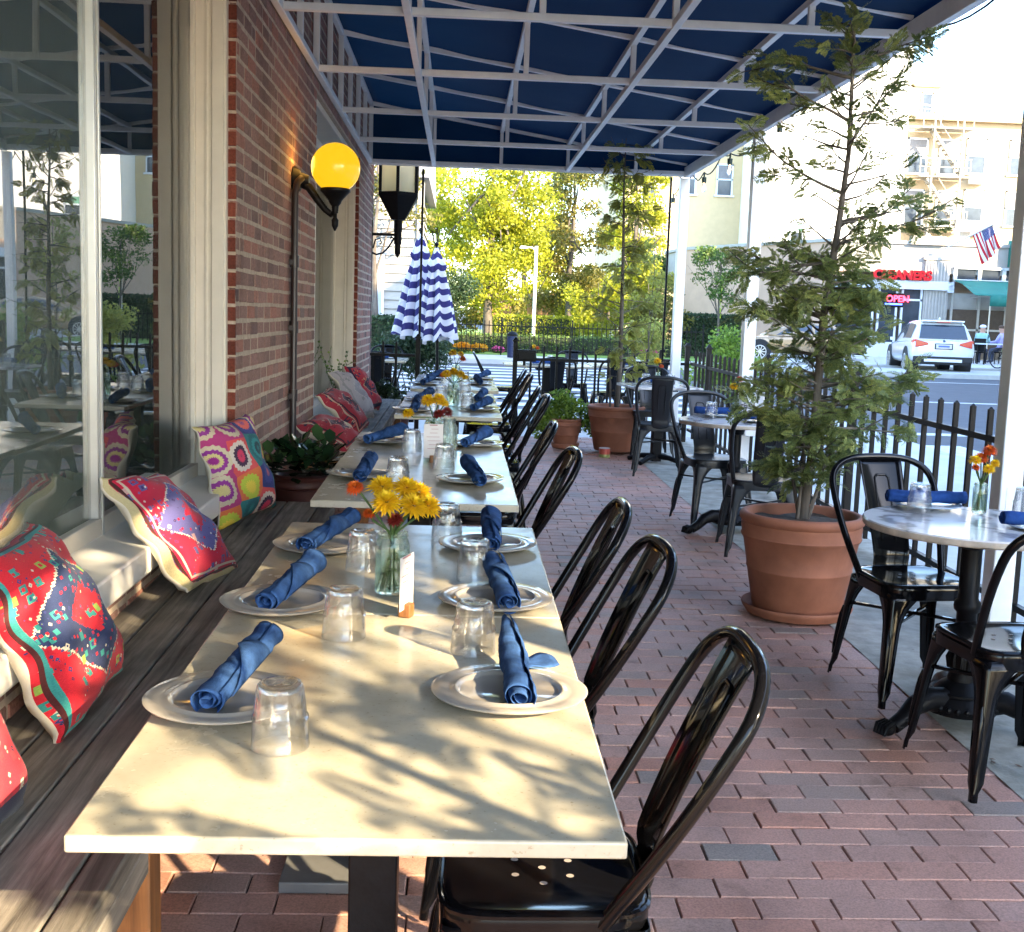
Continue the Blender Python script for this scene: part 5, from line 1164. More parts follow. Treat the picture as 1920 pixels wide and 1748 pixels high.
for i, (x, y, h, m) in enumerate(((-6,58,4.5,'oliveleaf'),(-2.5,60,5,'yellowleaf'),(1.2,57,4,'oliveleaf'),(4.0,60,4.6,'yellowleaf'),(7.2,57,4.2,'oliveleaf'),(9.5,61,4.6,'greenleaf'))):
    tree('backdrop_tree', x, y, h, blobs(rn, 18, (0,0,h*.5), (2.0,1.2,h*.5), (.5,1.0)), 6500, .10, m, ['olive tree in the far left behind the house corner','pale yellow tree far behind the umbrella tips','olive bushy tree far behind the yellow tree trunk','low yellow tree far behind the white street lamp','low olive tree far behind the potted feathery tree','green tree far off at the yellow apartment wing'][i], .1, 6, 20+i, 'far backdrop trees')
def shrub(name, x, y, cents, n, size, m, label, group=None, cat='shrub'):
    t = thing(name, label, cat, (x, y, G(y)-.02), 0, group); b = MB(); rn = random.Random(n)
    for k in range(6): limb(b, (rn.uniform(-.1,.1), rn.uniform(-.05,.05), 0), (rn.uniform(-.8,.8), rn.uniform(-.5,.5), 1.2), cents[k%len(cents)][0][2]*1.1, .012, rn, 5)
    b.build('stem', mat['bark'], t); V, F, T_ = leafcloud(n, cents, size, npr); leafmesh('foliage', V, F, T_, mat[m], t); return t
rn = random.Random(8)
shrub('dense_shrub', -.62, 16.9, blobs(rn, 18, (0,0,.75), (.42,.3,.62), (.2,.34)), 7500, .026, 'darkleaf', 'dense dark green shrub under the striped umbrellas')
shrub('dense_shrub', 3.9, 17.3, blobs(rn, 14, (0,0,.7), (.45,.3,.45), (.2,.32)), 4200, .03, 'limeleaf', 'light green shrub beside the fence corner near the far white post')
shrub('dense_shrub', 2.9, 18.5, blobs(rn, 12, (0,0,.8), (.3,.3,.6), (.2,.32)), 3200, .03, 'bald', 'yellowish tall grass clump behind the end fence')
def hedge(x0, x1, y0, y1, h, m, label, n, base=0, size=.045):
    t = thing('clipped_hedge', label, 'hedge', ((x0+x1)/2, (y0+y1)/2, G((y0+y1)/2)-.02+base), 0); a, d = (x1-x0)/2, (y1-y0)/2; r_ = np.random.default_rng(n)
    P = np.stack([r_.uniform(-a, a, n), r_.uniform(-d, d, n), r_.uniform(.02, h, n)], 1); side = r_.integers(0, 3, n)
    P[side == 0, 1] = -d+r_.normal(0, .03, (side == 0).sum()); P[side == 1, 2] = h+r_.normal(0, .03, (side == 1).sum()); k = side == 2; P[k, 0] = np.sign(P[k, 0])*a+r_.normal(0, .03, k.sum())*1
    q = r_.normal(size=(n, 3)); q /= np.linalg.norm(q, axis=1)[:, None]; w = np.cross(q, r_.normal(size=(n, 3))); w /= np.linalg.norm(w, axis=1)[:, None]; V = np.stack([P-q*size, P+w*size*.6, P+q*size, P-w*size*.6], 1).reshape(-1, 3)
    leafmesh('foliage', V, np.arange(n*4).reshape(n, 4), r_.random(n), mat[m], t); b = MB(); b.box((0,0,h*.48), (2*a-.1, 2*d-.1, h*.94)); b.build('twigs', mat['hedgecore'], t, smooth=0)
mat['hedgecore'] = M('dark twigs', (.03,.04,.018), .95, var=.5, vs=20)  # dark mottled tone for the solid box inside each hedge
hedge(7.75, 9.7, 40.4, 41.4, 1.42, 'darkleaf', 'square clipped dark hedge in front of the tan wall', 5200)
hedge(-2.8, -.9, 30.2, 31, 1.1, 'darkleaf', 'low dark hedge in front of the pale grey house', 3600)
hedge(1.3, 4.4, 43.4, 44.4, 1.15, 'yellowleaf', 'sunlit yellow green hedge across the garden, behind the iron fence', 5200)
hedge(-1.2, 7.5, 38.6, 39.2, .55, 'greenleaf', 'low green border hedge just behind the far iron fence', 5200, 0, .04)
iron_fence('garden_fence', 'long low black iron fence around the garden across the street', (-3.0,36.5,0), (7.6,36.5,0), .14, 1.02, [(x,36.5) for x in (-3,-.9,1.3,3.5,5.6,7.6)], .022)
def mums(x, y, r, col, label, cat='flowers'):
    t = thing('flower_mound', label, cat, (x, y, G(y))); m = leaf_mat('blooms '+label[:6], tuple(c*.6 for c in col), col, tuple(min(1,c*1.2) for c in col), .25)
    V, F, T_ = leafcloud(900, [((0,0,r*.55),(r,r*.8,r*.5),1),((r*.5,0,r*.5),(r*.7,r*.6,r*.45),.6)], .03, npr, .9); leafmesh('bloom', V, F, T_, m, t); V, F, T_ = leafcloud(500, [((0,0,r*.25),(r,r*.8,r*.25),1)], .04, npr); leafmesh('foliage', V, F, T_, mat['greenleaf'], t)
mums(.1, 37.3, .30, (.72,.30,.01), 'orange mound of mums behind the far iron fence, the left one'); mums(.62, 37.4, .27, (.72,.36,.015), 'yellow orange mound of mums just right of the other orange one')
mums(1.25, 37.8, .2, (.62,.10,.28), 'small pink flower mound right of the orange mums'); mums(6.05, 37.6, .3, (.65,.06,.30), 'bright magenta flower mound behind the potted feathery tree')
mums(-.95, 16.4, .14, (.5,.1,.06), 'reddish flowers in the shrub beside the brick wall')
# white street lamp
o = thing('street_lamp', 'slim white street lamp with a single arm across the street', 'street lamp', (2.55, 40.6, G(40))); b = MB(); b.tube([(0,0,0),(0,0,3.55)], .055, 10); b.build('pole', mat['white_metal'], o)
b = MB(); b.tube([(0,0,3.4),(-.15,0,3.5),(-.32,0,3.5)], .025, 8); b.build('arm', mat['white_metal'], o); b = MB(); b.box((-.44,0,3.5),(.28,.13,.08),taper=.7); b.build('lamp_head', mat['white_metal'], o, bevel=.01)
# yellow green crossing sign, seen edge on
o = thing('crossing_sign', 'fluorescent yellow green diamond sign seen edge on, in front of the hedge', 'sign', (8.76, 39.7, G(40)), 1.42); b = MB(); b.tube([(0,0,0),(0,0,2.95)], .03, 6); b.build('post', mat['alu'], o)
b = MB(); b.prism([(0,1.72),(.55,2.3),(0,2.88),(-.55,2.3)], -.045, -.04, axis='y'); b.prism([(-.28,1.32),(.28,1.32),(.28,1.68),(-.28,1.68)], -.045, -.04, axis='y'); b.build('plate', M('fluorescent yellow green', (.62,.85,.02), .4), o, smooth=0)
# litter bin at the gate
o = thing('litter_bin', 'dark blue lidded bin on the far sidewalk above the latch box', 'bin', (1.55, 34.4, G(34))); b = MB(); b.lathe([(.0,0),(.13,0),(.15,.62),(0,.63)], 16); b.build('body', M('navy bin', (.008,.013,.05), .5), o); b = MB(); b.lathe([(.16,.63),(.16,.67),(.10,.74),(0,.76)], 16); b.build('lid', mat['iron'], o)
# timber garden fences far behind the lawn
wf = wood_mat('reddish fence boards', (.22,.10,.05), (.5,.26,.13), .8, 'z')
for (x0, x1, lab) in ((1.1, 2.2, 'short reddish board fence behind the sunlit hedge'), (2.95, 4.1, 'tan board fence right of the white street lamp')):
    o = thing('board_fence', lab, 'fence', ((x0+x1)/2, 52, G(52))); b = MB(); k = x0
    while k < x1: b.box((k-(x0+x1)/2+.07,0,1.05),(.13,.02,2.1),tone=rn.random()); k += .145
    b.build('boards', wf, o, smooth=0); b = MB(); b.box((0,.03,.4),(x1-x0,.04,.09)); b.box((0,.03,1.6),(x1-x0,.04,.09)); b.build('rail', wf, o, smooth=0)

# pale clapboard house at the left
hs = thing('clapboard_house', 'pale grey clapboard house behind the wall lantern', 'house', (0,0,0)); sid = M('pale siding', (.36,.345,.31), .7, var=.05)
b = MB(); z = G(32)-.1
while z < 5.2: b.add([(-9,31.95,z),(-1.15,31.95,z),(-1.15,32.0,z+.24),(-9,32.0,z+.24),(-1.15,31.95,z),(-1.15,40,z),(-1.2,40,z+.24),(-1.2,32.0,z+.24)],[(0,1,2,3),(4,5,6,7)]); z += .235
b.span((-9,32.01,0),(-1.2,40,5.2)); b.build('wall', sid, hs, smooth=0)
b = MB(); b.prism([(31.4,5.0),(40.6,5.0),(36,7.6)], -9.4, -.9, axis='x'); b.build('roof', M('grey shingles', (.22,.21,.21), .9, vs=14), hs, smooth=0)
b = MB(); b.span((-1.2,31.9,.1),(-1.02,32.05,5.1)); b.build('corner_board', sid, hs, smooth=0)
b = MB(); b.span((-2.62,31.88,1.3),(-2.05,31.96,3.0)); f = b.build('window', mat['white_metal'], hs); b = MB(); b.span((-2.56,31.86,1.38),(-2.11,31.875,2.12)); b.span((-2.56,31.86,2.18),(-2.11,31.875,2.92)); b.build('pane', mat['winglass'] if 'winglass' in mat else mat['blueglass'], f, smooth=0)

# ---- shops
mat['winglass'] = M('distant window glass', (.04,.05,.065), .12, var=.3, vs=2, spec=.4)
mat['shopstone'] = M('grey shop limestone', (.40,.375,.34), .85, var=.10, vs=3, bmp=.2)
mat['tanwall'] = M('tan stucco', (.56,.37,.27), .9, var=.08, vs=1.5, bmp=.2)
mat['framewhite'] = M('pale blue white shop frame', (.62,.66,.70), .45, var=.04)
SH = thing('corner_shop', 'low grey stone corner shop with red letters and a long tan side wall', 'shop', (0,0,0)); zs = G(47)-.05; top = 5.0
b = MB(); b.prism([(14.8,47.0),(32,47.0),(32,60),(10.4,60),(10.58,56.6)], 3.75, top-.14); b.prism([(14.8,47.0),(15.5,47.0),(15.5,47.6),(11.2,57.3),(10.58,56.6)], 0, 3.75, 1)
b.prism([(14.79,46.985),(15.0,47.2),(10.75,56.9),(10.56,56.58)], 3.75, top-.14, 1)
b.span((15.5,47.05,2.35),(32,47.4,3.0)); b.span((15.5,49.5,0),(32,49.6,3.8)); b.build('wall', [mat['shopstone'], mat['tanwall']], SH, smooth=0)
b = MB(); b.prism([(14.72,46.92),(32,46.92),(32,60.1),(10.3,60.1),(10.5,56.55)], top-.14, top); b.span((17.9,46.8,4.86),(19.35,47.0,5.2)); b.build('coping', mat['shopstone'], SH, smooth=0)
for (x0, x1) in ((18.6, 19.6),):
    b = MB(); b.span((x0,46.88,zs),(x1,47.1,4.3)); n = 7
    for k in range(n): b.span((x0+.08+k*.13,46.84,.6),(x0+.14+k*.13,46.885,4.2))
    b.span((x0-.1,46.82,4.28),(x1+.1,47.0,4.4)); b.build('pilaster', mat['shopstone'], SH, smooth=0)
b = MB(); b.span((14.9,46.7,3.08),(19.75,47.0,3.42)); b.span((19.5,46.7,3.0),(19.75,46.95,3.42)); b.span((14.9,46.8,zs),(18.6,46.95,.95)); b.build('fascia', mat['framewhite'], SH, smooth=0)
for (x0, x1) in ((15.0,16.6),(16.75,17.55),(17.7,18.55)):
    b = MB(); b.span((x0,46.86,.95),(x0+.08,46.96,3.08)); b.span((x1-.08,46.86,.95),(x1,46.96,3.08)); b.span((x0,46.86,2.62),(x1,46.95,2.7)); w_ = b.build('window', mat['framewhite'], SH, smooth=0); b = MB(); b.span((x0+.08,46.91,.95),(x1-.08,46.92,3.08)); b.build('pane', mat['winglass'], w_, smooth=0)
for k in range(5):
    x0 = 19.9+k*1.0; b = MB(); b.span((x0-.12,46.9,3.5),(x0+.02,47.0,4.0)); b.span((x0-.12,46.88,3.96),(x0+.9,47.0,4.06)); b.span((x0-.12,46.88,3.45),(x0+.9,47.0,3.55)); w_ = b.build('window', mat['framewhite'], SH, smooth=0); b = MB(); b.span((x0+.02,46.95,3.55),(x0+.78,46.96,3.96)); b.build('pane', mat['winglass'], w_, smooth=0)
for k in range(4):
    x0 = 19.75+k*1.12; b = MB(); b.span((x0,46.9,zs),(x0+.09,47.0,3.0)); b.span((x0,46.9,1.5),(x0+1.12,46.97,1.58)); w_ = b.build('window', mat['alu'], SH, smooth=0); b = MB(); b.span((x0+.09,46.94,zs+.4),(x0+1.12,46.95,2.35)); b.build('pane', M('brown shop glass', (.09,.065,.05), .15) if k == 0 else bpy.data.materials['brown shop glass'], w_, smooth=0)  # brown base colour for all four lower panes
def text(s, size, mt, parent, loc, rot=(PI/2,0,0), ext=.03, name='lettering', align='LEFT', bold=.0):
    c = bpy.data.curves.new(name, 'FONT'); c.body = s; c.size = size; c.extrude = ext; c.align_x = align; c.offset = bold
    o = bpy.data.objects.new(name, c); COL.objects.link(o); o.location = loc; o.rotation_euler = rot; c.materials.append(mt)
    dg = bpy.context.evaluated_depsgraph_get(); me = bpy.data.meshes.new_from_object(o.evaluated_get(dg)); bpy.data.objects.remove(o)
    o = bpy.data.objects.new(name, me); COL.objects.link(o); o.location = loc; o.rotation_euler = rot; o.parent = parent; return o
text('CLEANERS', .50, M('red letters', (.72,.012,.02), .4), SH, (16.42,46.66,3.46), ext=.07, bold=.022)
o = thing('neon_sign', 'glowing red neon OPEN sign in the shop window', 'neon sign', (17.05,46.8,2.45)); text('OPEN', .36, M('red neon', (.9,.05,.1), .4, emit=(1,.04,.08), est=.8), o, (0,0,.12), ext=.01, bold=.01)
b = MB(); b.box((.32,0,.02),(.7,.03,.07)); b.box((.32,.04,.18),(.8,.02,.55),mat=1); b.build('panel', [M('blue neon', (.1,.15,.8), .4, emit=(.1,.2,1), est=.5), mat['iron']], o, smooth=0)
AW = thing('green_awning', 'dark green cloth awning over the cafe front', 'awning', (0,0,0)); gr = M('green canvas', (.012,.155,.125), .75, var=.15, vs=4)
b = MB(); b.grid(lambda u, v: (19.7+6*u+(.8*v if u < .02 else 0), 46.75-1.7*v, 3.5-.62*v), 30, 8); b.build('cloth', gr, AW, solid=.02)
b = MB(); b.grid(lambda u, v: (20.5+5.2*u, 45.04+.02*math.sin(u*90), 2.90-.42*v), 60, 3); b.build('valance', gr, AW, solid=.02)
b = MB()
for x in (20.55, 21.9, 23.3): b.tube([(x,45.1,2.86),(x,46.85,2.86)], .025, 6); b.tube([(x,45.1,2.5),(x,45.1,zs)], .03, 6)
b.build('frame', mat['alu'], AW)
# flag on its staff
FL = thing('flag', 'striped stars and stripes flag hanging from a slanted staff above the shop', 'flag', (0,0,0)); a, c_ = Vector((19.15,46.8,4.65)), Vector((20.5,45.3,5.62)); b = MB(); b.tube([a, c_], .03, 8); b.ball(c_, .06, 0, 8, 6); b.build('staff', mat['alu'], FL)
fm, t, N, L, p = _nt('flag cloth'); sp = node(t, 'ShaderNodeSeparateXYZ'); L.new(coords(t, 'UV'), sp.inputs[0])
st = math_(t, 'LESS_THAN', math_(t, 'FRACT', math_(t, 'MULTIPLY', sp.outputs[1], 6.5)), .5); cn = math_(t, 'MULTIPLY', math_(t, 'LESS_THAN', sp.outputs[0], .4), math_(t, 'GREATER_THAN', sp.outputs[1], .46))
sv = node(t, 'ShaderNodeTexVoronoi'); sv.inputs['Scale'].default_value = 22; sv.inputs['Randomness'].default_value = 0; L.new(coords(t, 'UV'), sv.inputs['Vector']); star = math_(t, 'LESS_THAN', sv.outputs['Distance'], .2)
cb = mixc(t, star, (.02,.03,.15), (.7,.7,.72)); L.new(mixc(t, cn, mixc(t, st, (.72,.70,.70), (.45,.015,.03)), cb), p.inputs['Base Color']); p.inputs['Roughness'].default_value = .9
b = MB(); uv = []; nu, nv = 24, 26; V = []
for i in range(nu):
    for j in range(nv):
        u, v = i/(nu-1), j/(nv-1); q = a.lerp(c_, .60+.38*v); V.append((q.x+u*(.55-.2*v)+.03*math.sin(v*14+u*5)*u, q.y+.10*math.sin(v*15+u*2)*(.2+u), q.z-u*(.98-.1*v)-.15*u*(1-v)+.03*math.sin(v*9)*u)); uv.append((u, v))
b.add(V, [(i*nv+j,(i+1)*nv+j,(i+1)*nv+j+1,i*nv+j+1) for i in range(nu-1) for j in range(nv-1)]); b.uv = uv; b.build('cloth', fm, FL, smooth=80)
# no parking sign
o = thing('parking_sign', 'white no parking sign plates on a steel post by the cafe', 'sign', (17.85, 37.7, G(37.7)), .1); b = MB(); b.tube([(0,0,0),(0,0,2.95)], .035, 8); b.build('post', mat['alu'], o)
wp = M('white sign enamel', (.72,.72,.74), .4); rs = M('sign red', (.6,.03,.04), .4); bk = M('sign black', (.02,.02,.02), .4)
b = MB(); b.span((-.16,-.05,2.42),(.16,-.045,2.98)); b.build('plate', wp, o, smooth=0); b = MB(); b.span((-.17,-.05,1.95),(.17,-.045,2.40)); b.build('plate', wp, o, smooth=0)
text('P', .26, bk, o, (0,-.053,2.70), ext=.002, align='CENTER', bold=.008); b = MB(); b.tube([(.12*math.cos(2*PI*k/28), -.056, 2.79+.12*math.sin(2*PI*k/28)) for k in range(28)], .013, 6, closed=True); b.bar((-.085,-.057,2.87),(.085,-.057,2.71),.004,.02); b.build('symbol', rs, o)
b = MB(); b.span((-.11,-.054,2.5),(.11,-.051,2.53)); b.span((-.12,-.054,2.28),(.12,-.051,2.32)); b.span((-.12,-.054,2.2),(.08,-.051,2.23)); b.build('red_line', rs, o, smooth=0); b = MB(); b.span((-.1,-.054,2.05),(.12,-.051,2.12)); b.build('black_line', bk, o, smooth=0)

# ---- apartment blocks
mat['yellowwall'] = M('warm yellow brick', (.52,.41,.24), .9, var=.06, vs=3); mat['whitewall'] = M('white painted wall', (.80,.78,.74), .85, var=.03, vs=2); mat['creamwall'] = M('cream wall', (.36,.285,.18), .9, var=.05, vs=2)
def win(parent, x, y, z, w, h, blind=None):
    b = MB(); b.span((x-w/2,y-.06,z-h/2),(x-w/2+.09,y+.02,z+h/2)); b.span((x+w/2-.09,y-.06,z-h/2),(x+w/2,y+.02,z+h/2)); b.span((x-w/2,y-.06,z+h/2-.09),(x+w/2,y+.02,z+h/2)); b.span((x-w/2,y-.06,z-.04),(x+w/2,y+.0,z+.04)); b.span((x-w/2-.1,y-.12,z-h/2-.1),(x+w/2+.1,y+.02,z-h/2)); f = b.build('window', mat['framewhite'], parent, smooth=0)
    b = MB(); b.span((x-w/2+.09,y-.03,z-h/2),(x+w/2-.09,y-.02,z)); b.span((x-w/2+.09,y-.03,z),(x+w/2-.09,y-.02,z+h/2-.09),1); b.build('pane', [mat['winglass'], blind or mat['winglass']], f, smooth=0)
blue = M('sky blue pane', (.12,.32,.55), .1, spec=.8); gb = M('grey blind', (.16,.16,.17), .6)  # blue: base colour for the upper half of one window
YB = thing('yellow_apartments', 'warm yellow brick apartment wing behind the trees and canopy end', 'building', (0,0,0)); b = MB(); b.span((9.2,68,0),(16.4,82,17)); b.build('wall', mat['yellowwall'], YB, smooth=0)
for (x, z) in ((10.6,9.1),(14.9,9.6),(12.8,9.6),(10.6,5.9),(10.6,12.6),(12.8,12.6),(14.9,12.6)): win(YB, x, 68, z, .95, 1.75, gb)
b = MB(); b.span((9.1,67.9,17),(16.5,82,17.4)); b.build('roof', mat['creamwall'], YB, smooth=0)
WB = thing('white_apartments', 'tall white apartment block glaring in the sun above the tan wall', 'building', (0,0,0)); b = MB(); b.span((15.9,65,0),(24.2,80,17.6)); b.build('wall', mat['whitewall'], WB, smooth=0)
b = MB(); b.span((15.8,64.9,17.6),(24.3,80,17.9)); b.build('roof', mat['creamwall'], WB, smooth=0)
win(WB, 18.4, 65, 6.6, .8, 1.0, M('green blind', (.12,.3,.2), .6))
CB = thing('cream_apartments', 'cream apartment block with a white fire escape at the upper right', 'building', (0,0,0)); b = MB(); b.span((24.25,66,0),(32.5,80,13.0)); b.span((25.0,68,13),(27,74,15.2)); b.build('wall', mat['creamwall'], CB, smooth=0); b = MB(); b.span((24.1,65.6,13.0),(32.7,80,13.35)); b.span((24.9,67.9,15.2),(27.1,74,15.35)); b.build('roof', mat['creamwall'], CB, smooth=0)
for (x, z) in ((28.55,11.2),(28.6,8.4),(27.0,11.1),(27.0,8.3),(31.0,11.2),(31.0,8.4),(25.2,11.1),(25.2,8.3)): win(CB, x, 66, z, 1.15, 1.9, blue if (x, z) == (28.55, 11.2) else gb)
win(CB, 26.3, 68, 14.2, .7, 1.4)
for z in (9.9, 7.1):
    b = MB(); b.box((28.6,65.75,z-.05),(.8,.5,.42)); [b.box((28.6,65.49,z-.2+k*.08),(.7,.02,.02),mat=1) for k in range(5)]; b.build('air_conditioner', [mat['white_metal'], mat['alu']], CB, bevel=.02)
mat['fescape'] = M('weathered white iron', (.25,.225,.18), .6)
FE = thing('fire_escape', 'white iron fire escape stairs on the cream apartment block', 'fire escape', (0,0,0))
for z in (7.0, 9.8, 12.4):
    b = MB(); b.span((24.9,64.7,z),(27.8,65.85,z+.07)); 
    for x in (24.95, 25.9, 26.85, 27.75): b.box((x,64.75,z+.5),(.05,.05,1.0))
    b.bar((24.9,64.75,z+1.0),(27.8,64.75,z+1.0),.05,.05); b.bar((24.9,64.75,z+.55),(27.8,64.75,z+.55),.04,.04); b.build('landing', mat['fescape'], FE, smooth=0)
for z in (4.4, 7.0, 9.8):
    b = MB(); b.bar((27.4,65.2,z+.07),(25.4,65.2,z+2.75),.06,.14); b.bar((27.4,64.8,z+.07),(25.4,64.8,z+2.75),.06,.14); b.bar((27.4,64.8,z+.95),(25.4,64.8,z+3.6),.04,.04)
    for k in range(11): u = k/11; b.box((27.4-2*u,65.0,z+.1+2.6*u),(.22,.42,.03))
    b.build('stair', mat['fescape'], FE, smooth=0)
b = MB(); [b.box((x,64.75,8.2),(.09,.09,11.2)) for x in (25.6,27.2)]; b.build('support', mat['fescape'], FE, smooth=0)
o = thing('roof_duct', 'grey sheet metal duct on the flat shop roof', 'duct', (21.8, 50, 5.0)); b = MB(); b.box((0,0,.9),(1.5,1.2,.5),taper=.6); b.box((-.5,0,.35),(.5,.5,.7)); b.tube([(.4,0,.0),(.4,0,1.6),(.7,0,1.8)],.12,8); b.build('duct', mat['alu'], o, bevel=.02)
o = thing('roof_sign_board', 'cream sign board with a dark green side on the cafe roof at the right edge', 'sign board', (22.4, 46.6, 4.4)); b = MB(); b.span((-.35,0,-.3),(2.5,.5,.65)); b.span((-.4,-.02,-.42),(2.5,.5,-.3),2); b.span((-.42,-.02,-.3),(-.35,.5,.75),1); b.build('board', [mat['creamwall'], gr, mat['shopstone']], o, smooth=0)
# buildings across the street, outside the view, that keep the street in shade
for (x0, x1, y0, y1, h, lab) in ((17.0,32,-13.4,18,14,'brick row of buildings across the street, right of the view'),(19.5,42,20,36,10.5,'low brick block past the corner, right of the view')):
    o = thing('street_building', lab, 'building', (0,0,0), group='buildings across the street'); b = MB(); b.span((x0,y0,0),(x1,y1,h)); b.build('wall', mat['creamwall'], o, smooth=0); b = MB(); b.span((x0-.2,y0-.2,h),(x1+.2,y1+.2,h+.4)); b.build('roof', mat['shopstone'], o, smooth=0)
    for k in range(int((y1-y0)/3)):
        for q in range(int(h/3.4)):
            b = MB(); yy = y0+1.6+k*3; zz = 1.9+q*3.3; b.span((x0-.05,yy-.7,zz-.9),(x0+.02,yy+.7,zz+.9)); f = b.build('window', mat['framewhite'], o, smooth=0); b = MB(); b.span((x0-.07,yy-.6,zz-.8),(x0-.052,yy+.6,zz+.8)); b.build('pane', mat['winglass'], f, smooth=0)

# ---- cars
def car(name, label, x, y, rz, paint, L_=4.65, suv=True):
    t = thing(name, label, 'car', (x, y, G(y)-.15), rz); h = L_/4.65; zr = 1.66 if suv else 1.42; zsh = .98 if suv else .92
    body = [(-2.31,.84,.46,.98),(-2.27,.92,.40,zsh+.03),(-2.05,.925,.34,zsh+.07),(-1.5,.94,.30,zsh+.06),(-.6,.94,.27,zsh+.03),(.4,.94,.27,zsh),(1.1,.94,.27,zsh-.01),(1.7,.92,.30,zsh-.06),(2.12,.86,.34,zsh-.16),(2.28,.72,.44,.66)]
    def sec(w, zb, zs): return [(0,zb),(.7*w,zb),(.94*w,zb+.05),(w*.985,zb+.2),(w,zb+.42*(zs-zb)),(w*.985,zs-.16),(w*.955,zs-.05),(w*.88,zs),(w*.5,zs+.02),(0,zs+.025)]
    b = MB(); V = []; 
    for (yy, w, zb, zs) in body:
        s_ = sec(w, zb, zs); V += [(px, yy*h, pz) for px, pz in s_]+[(-px, yy*h, pz) for px, pz in s_[-2:0:-1]]
    k = len(V)//len(body); F = [(i*k+j, i*k+(j+1)%k, (i+1)*k+(j+1)%k, (i+1)*k+j) for i in range(len(body)-1) for j in range(k)]+[tuple(range(k))[::-1], tuple(range((len(body)-1)*k, len(body)*k))]
    b.add(V, F); b.build('body', paint, t, smooth=60, sub=1)
    if suv: cab = [(-2.2,.86,.84,.98,1.0),(-2.1,.87,.78,.98,1.22),(-1.88,.88,.67,.98,1.56),(-1.7,.885,.65,.98,zr-.03),(-.8,.89,.655,.97,zr),(.1,.885,.64,.96,zr-.03),(.45,.88,.63,.95,zr-.13),(1.3,.84,.74,.93,1.0)]
    else: cab = [(-2.0,.84,.78,.93,.96),(-1.3,.87,.62,.93,1.34),(-.9,.88,.6,.93,zr-.02),(-.1,.88,.6,.93,zr),(.3,.88,.6,.92,zr-.05),(1.3,.84,.74,.9,.95)]
    V = []; b = MB()
    for (yy, wb, wt, zb, zt) in cab:
        s_ = [(wb,zb),(wb-.012,zb+.12*(zt-zb)),(wt+.05*(wb-wt)+.02,zt-.10*(zt-zb)),(wt-.07,zt-.01),(0,zt+.02)]; V += [(px, yy*h, pz) for px, pz in s_]+[(-px, yy*h, pz) for px, pz in s_[-2::-1]]
    k = len(V)//len(cab); b.add(V, [(i*k+j, i*k+j+1, (i+1)*k+j+1, (i+1)*k+j) for i in range(len(cab)-1) for j in range(k-1)]+[tuple(range(k)), tuple(range((len(cab)-1)*k, len(cab)*k))]); b.build('cabin', paint, t, smooth=50, sub=2)
    def cabp(yy, f, out=.012):
        for a_, c in zip(cab, cab[1:]):
            if a_[0] <= yy <= c[0]:
                u = (yy-a_[0])/(c[0]-a_[0]); wb, wt, zb, zt = [a_[i]+(c[i]-a_[i])*u for i in range(1, 5)]; return wb+(wt+.03-wb)*f+out, zb+(zt-zb)*f
    for sg in (1, -1):
        for (ya, yb_, yc, yd) in (((-1.75,-.78,-.80,-1.62) if suv else (-1.45,-.5,-.52,-1.1)), ((-.70,.85,.36,-.68) if suv else (-.42,.85,.28,-.4))):
            P = []
            for yy, f in ((ya,.16),(yb_,.16),(yc,.82),(yd,.82)): q = cabp(yy, f); P.append((sg*q[0], yy*h, q[1]))
            b = MB(); b.add(P+[(px-sg*.01,py,pz) for px,py,pz in P], [(0,1,2,3),(7,6,5,4)]+[(i,(i+1)%4,4+(i+1)%4,4+i) for i in range(4)]); b.build('side_window', mat['carglass'], t, smooth=0)
    b = MB()
    if suv: b.add([(-.70,-2.2*h,1.09),(.70,-2.2*h,1.09),(.62,-1.945*h,1.50),(-.62,-1.945*h,1.50),(-.70,-2.0*h,1.09),(.70,-2.0*h,1.09),(.62,-1.8*h,1.50),(-.62,-1.8*h,1.50)], [(0,1,2,3),(0,4,5,1),(1,5,6,2),(2,6,7,3),(3,7,4,0)])
    else: b.add([(-.66,-1.93*h,1.0),(.66,-1.93*h,1.0),(.55,-1.32*h,1.345),(-.55,-1.32*h,1.345)], [(0,1,2,3)])
    b.build('rear_window', mat['carglass'], t, smooth=0)
    if suv:
        b = MB(); b.box((0,-1.86*h,1.60),(1.22,.34,.045),(-.1,0,0)); b.box((0,-2.03*h,1.585),(.4,.02,.025),mat=1); b.box((0,-1.4*h,1.70),(.05,.16,.07),taper=.4); b.build('spoiler', [paint, mat['taillight']], t, bevel=.01)
    for sg in (1, -1):
        b = MB(); zt = .93 if suv else .80; b.prism([(sg*.82,zt-.11),(sg*.82,zt+.13),(sg*.68,zt+.09),(sg*.46,zt+.03),(sg*.44,zt-.03),(sg*.7,zt-.09)], -2.325*h, -2.0*h, axis='y'); b.prism([(-2.2*h,zt-.08),(-2.2*h,zt+.12),(-1.85*h,zt+.07),(-1.88*h,zt-.02)], sg*.80, sg*.885, axis='x'); b.build('tail_light', mat['taillight'], t, bevel=.012)
        b = MB(); b.lathe([(.0,-.02),(.05,-.02),(.05,0.0),(0,0)], 10, (0,0,0)); o_ = b.build('mirror', paint, t); o_.scale = (1.6,.9,5); o_.location = (sg*1.0, .62*h, 1.08); 
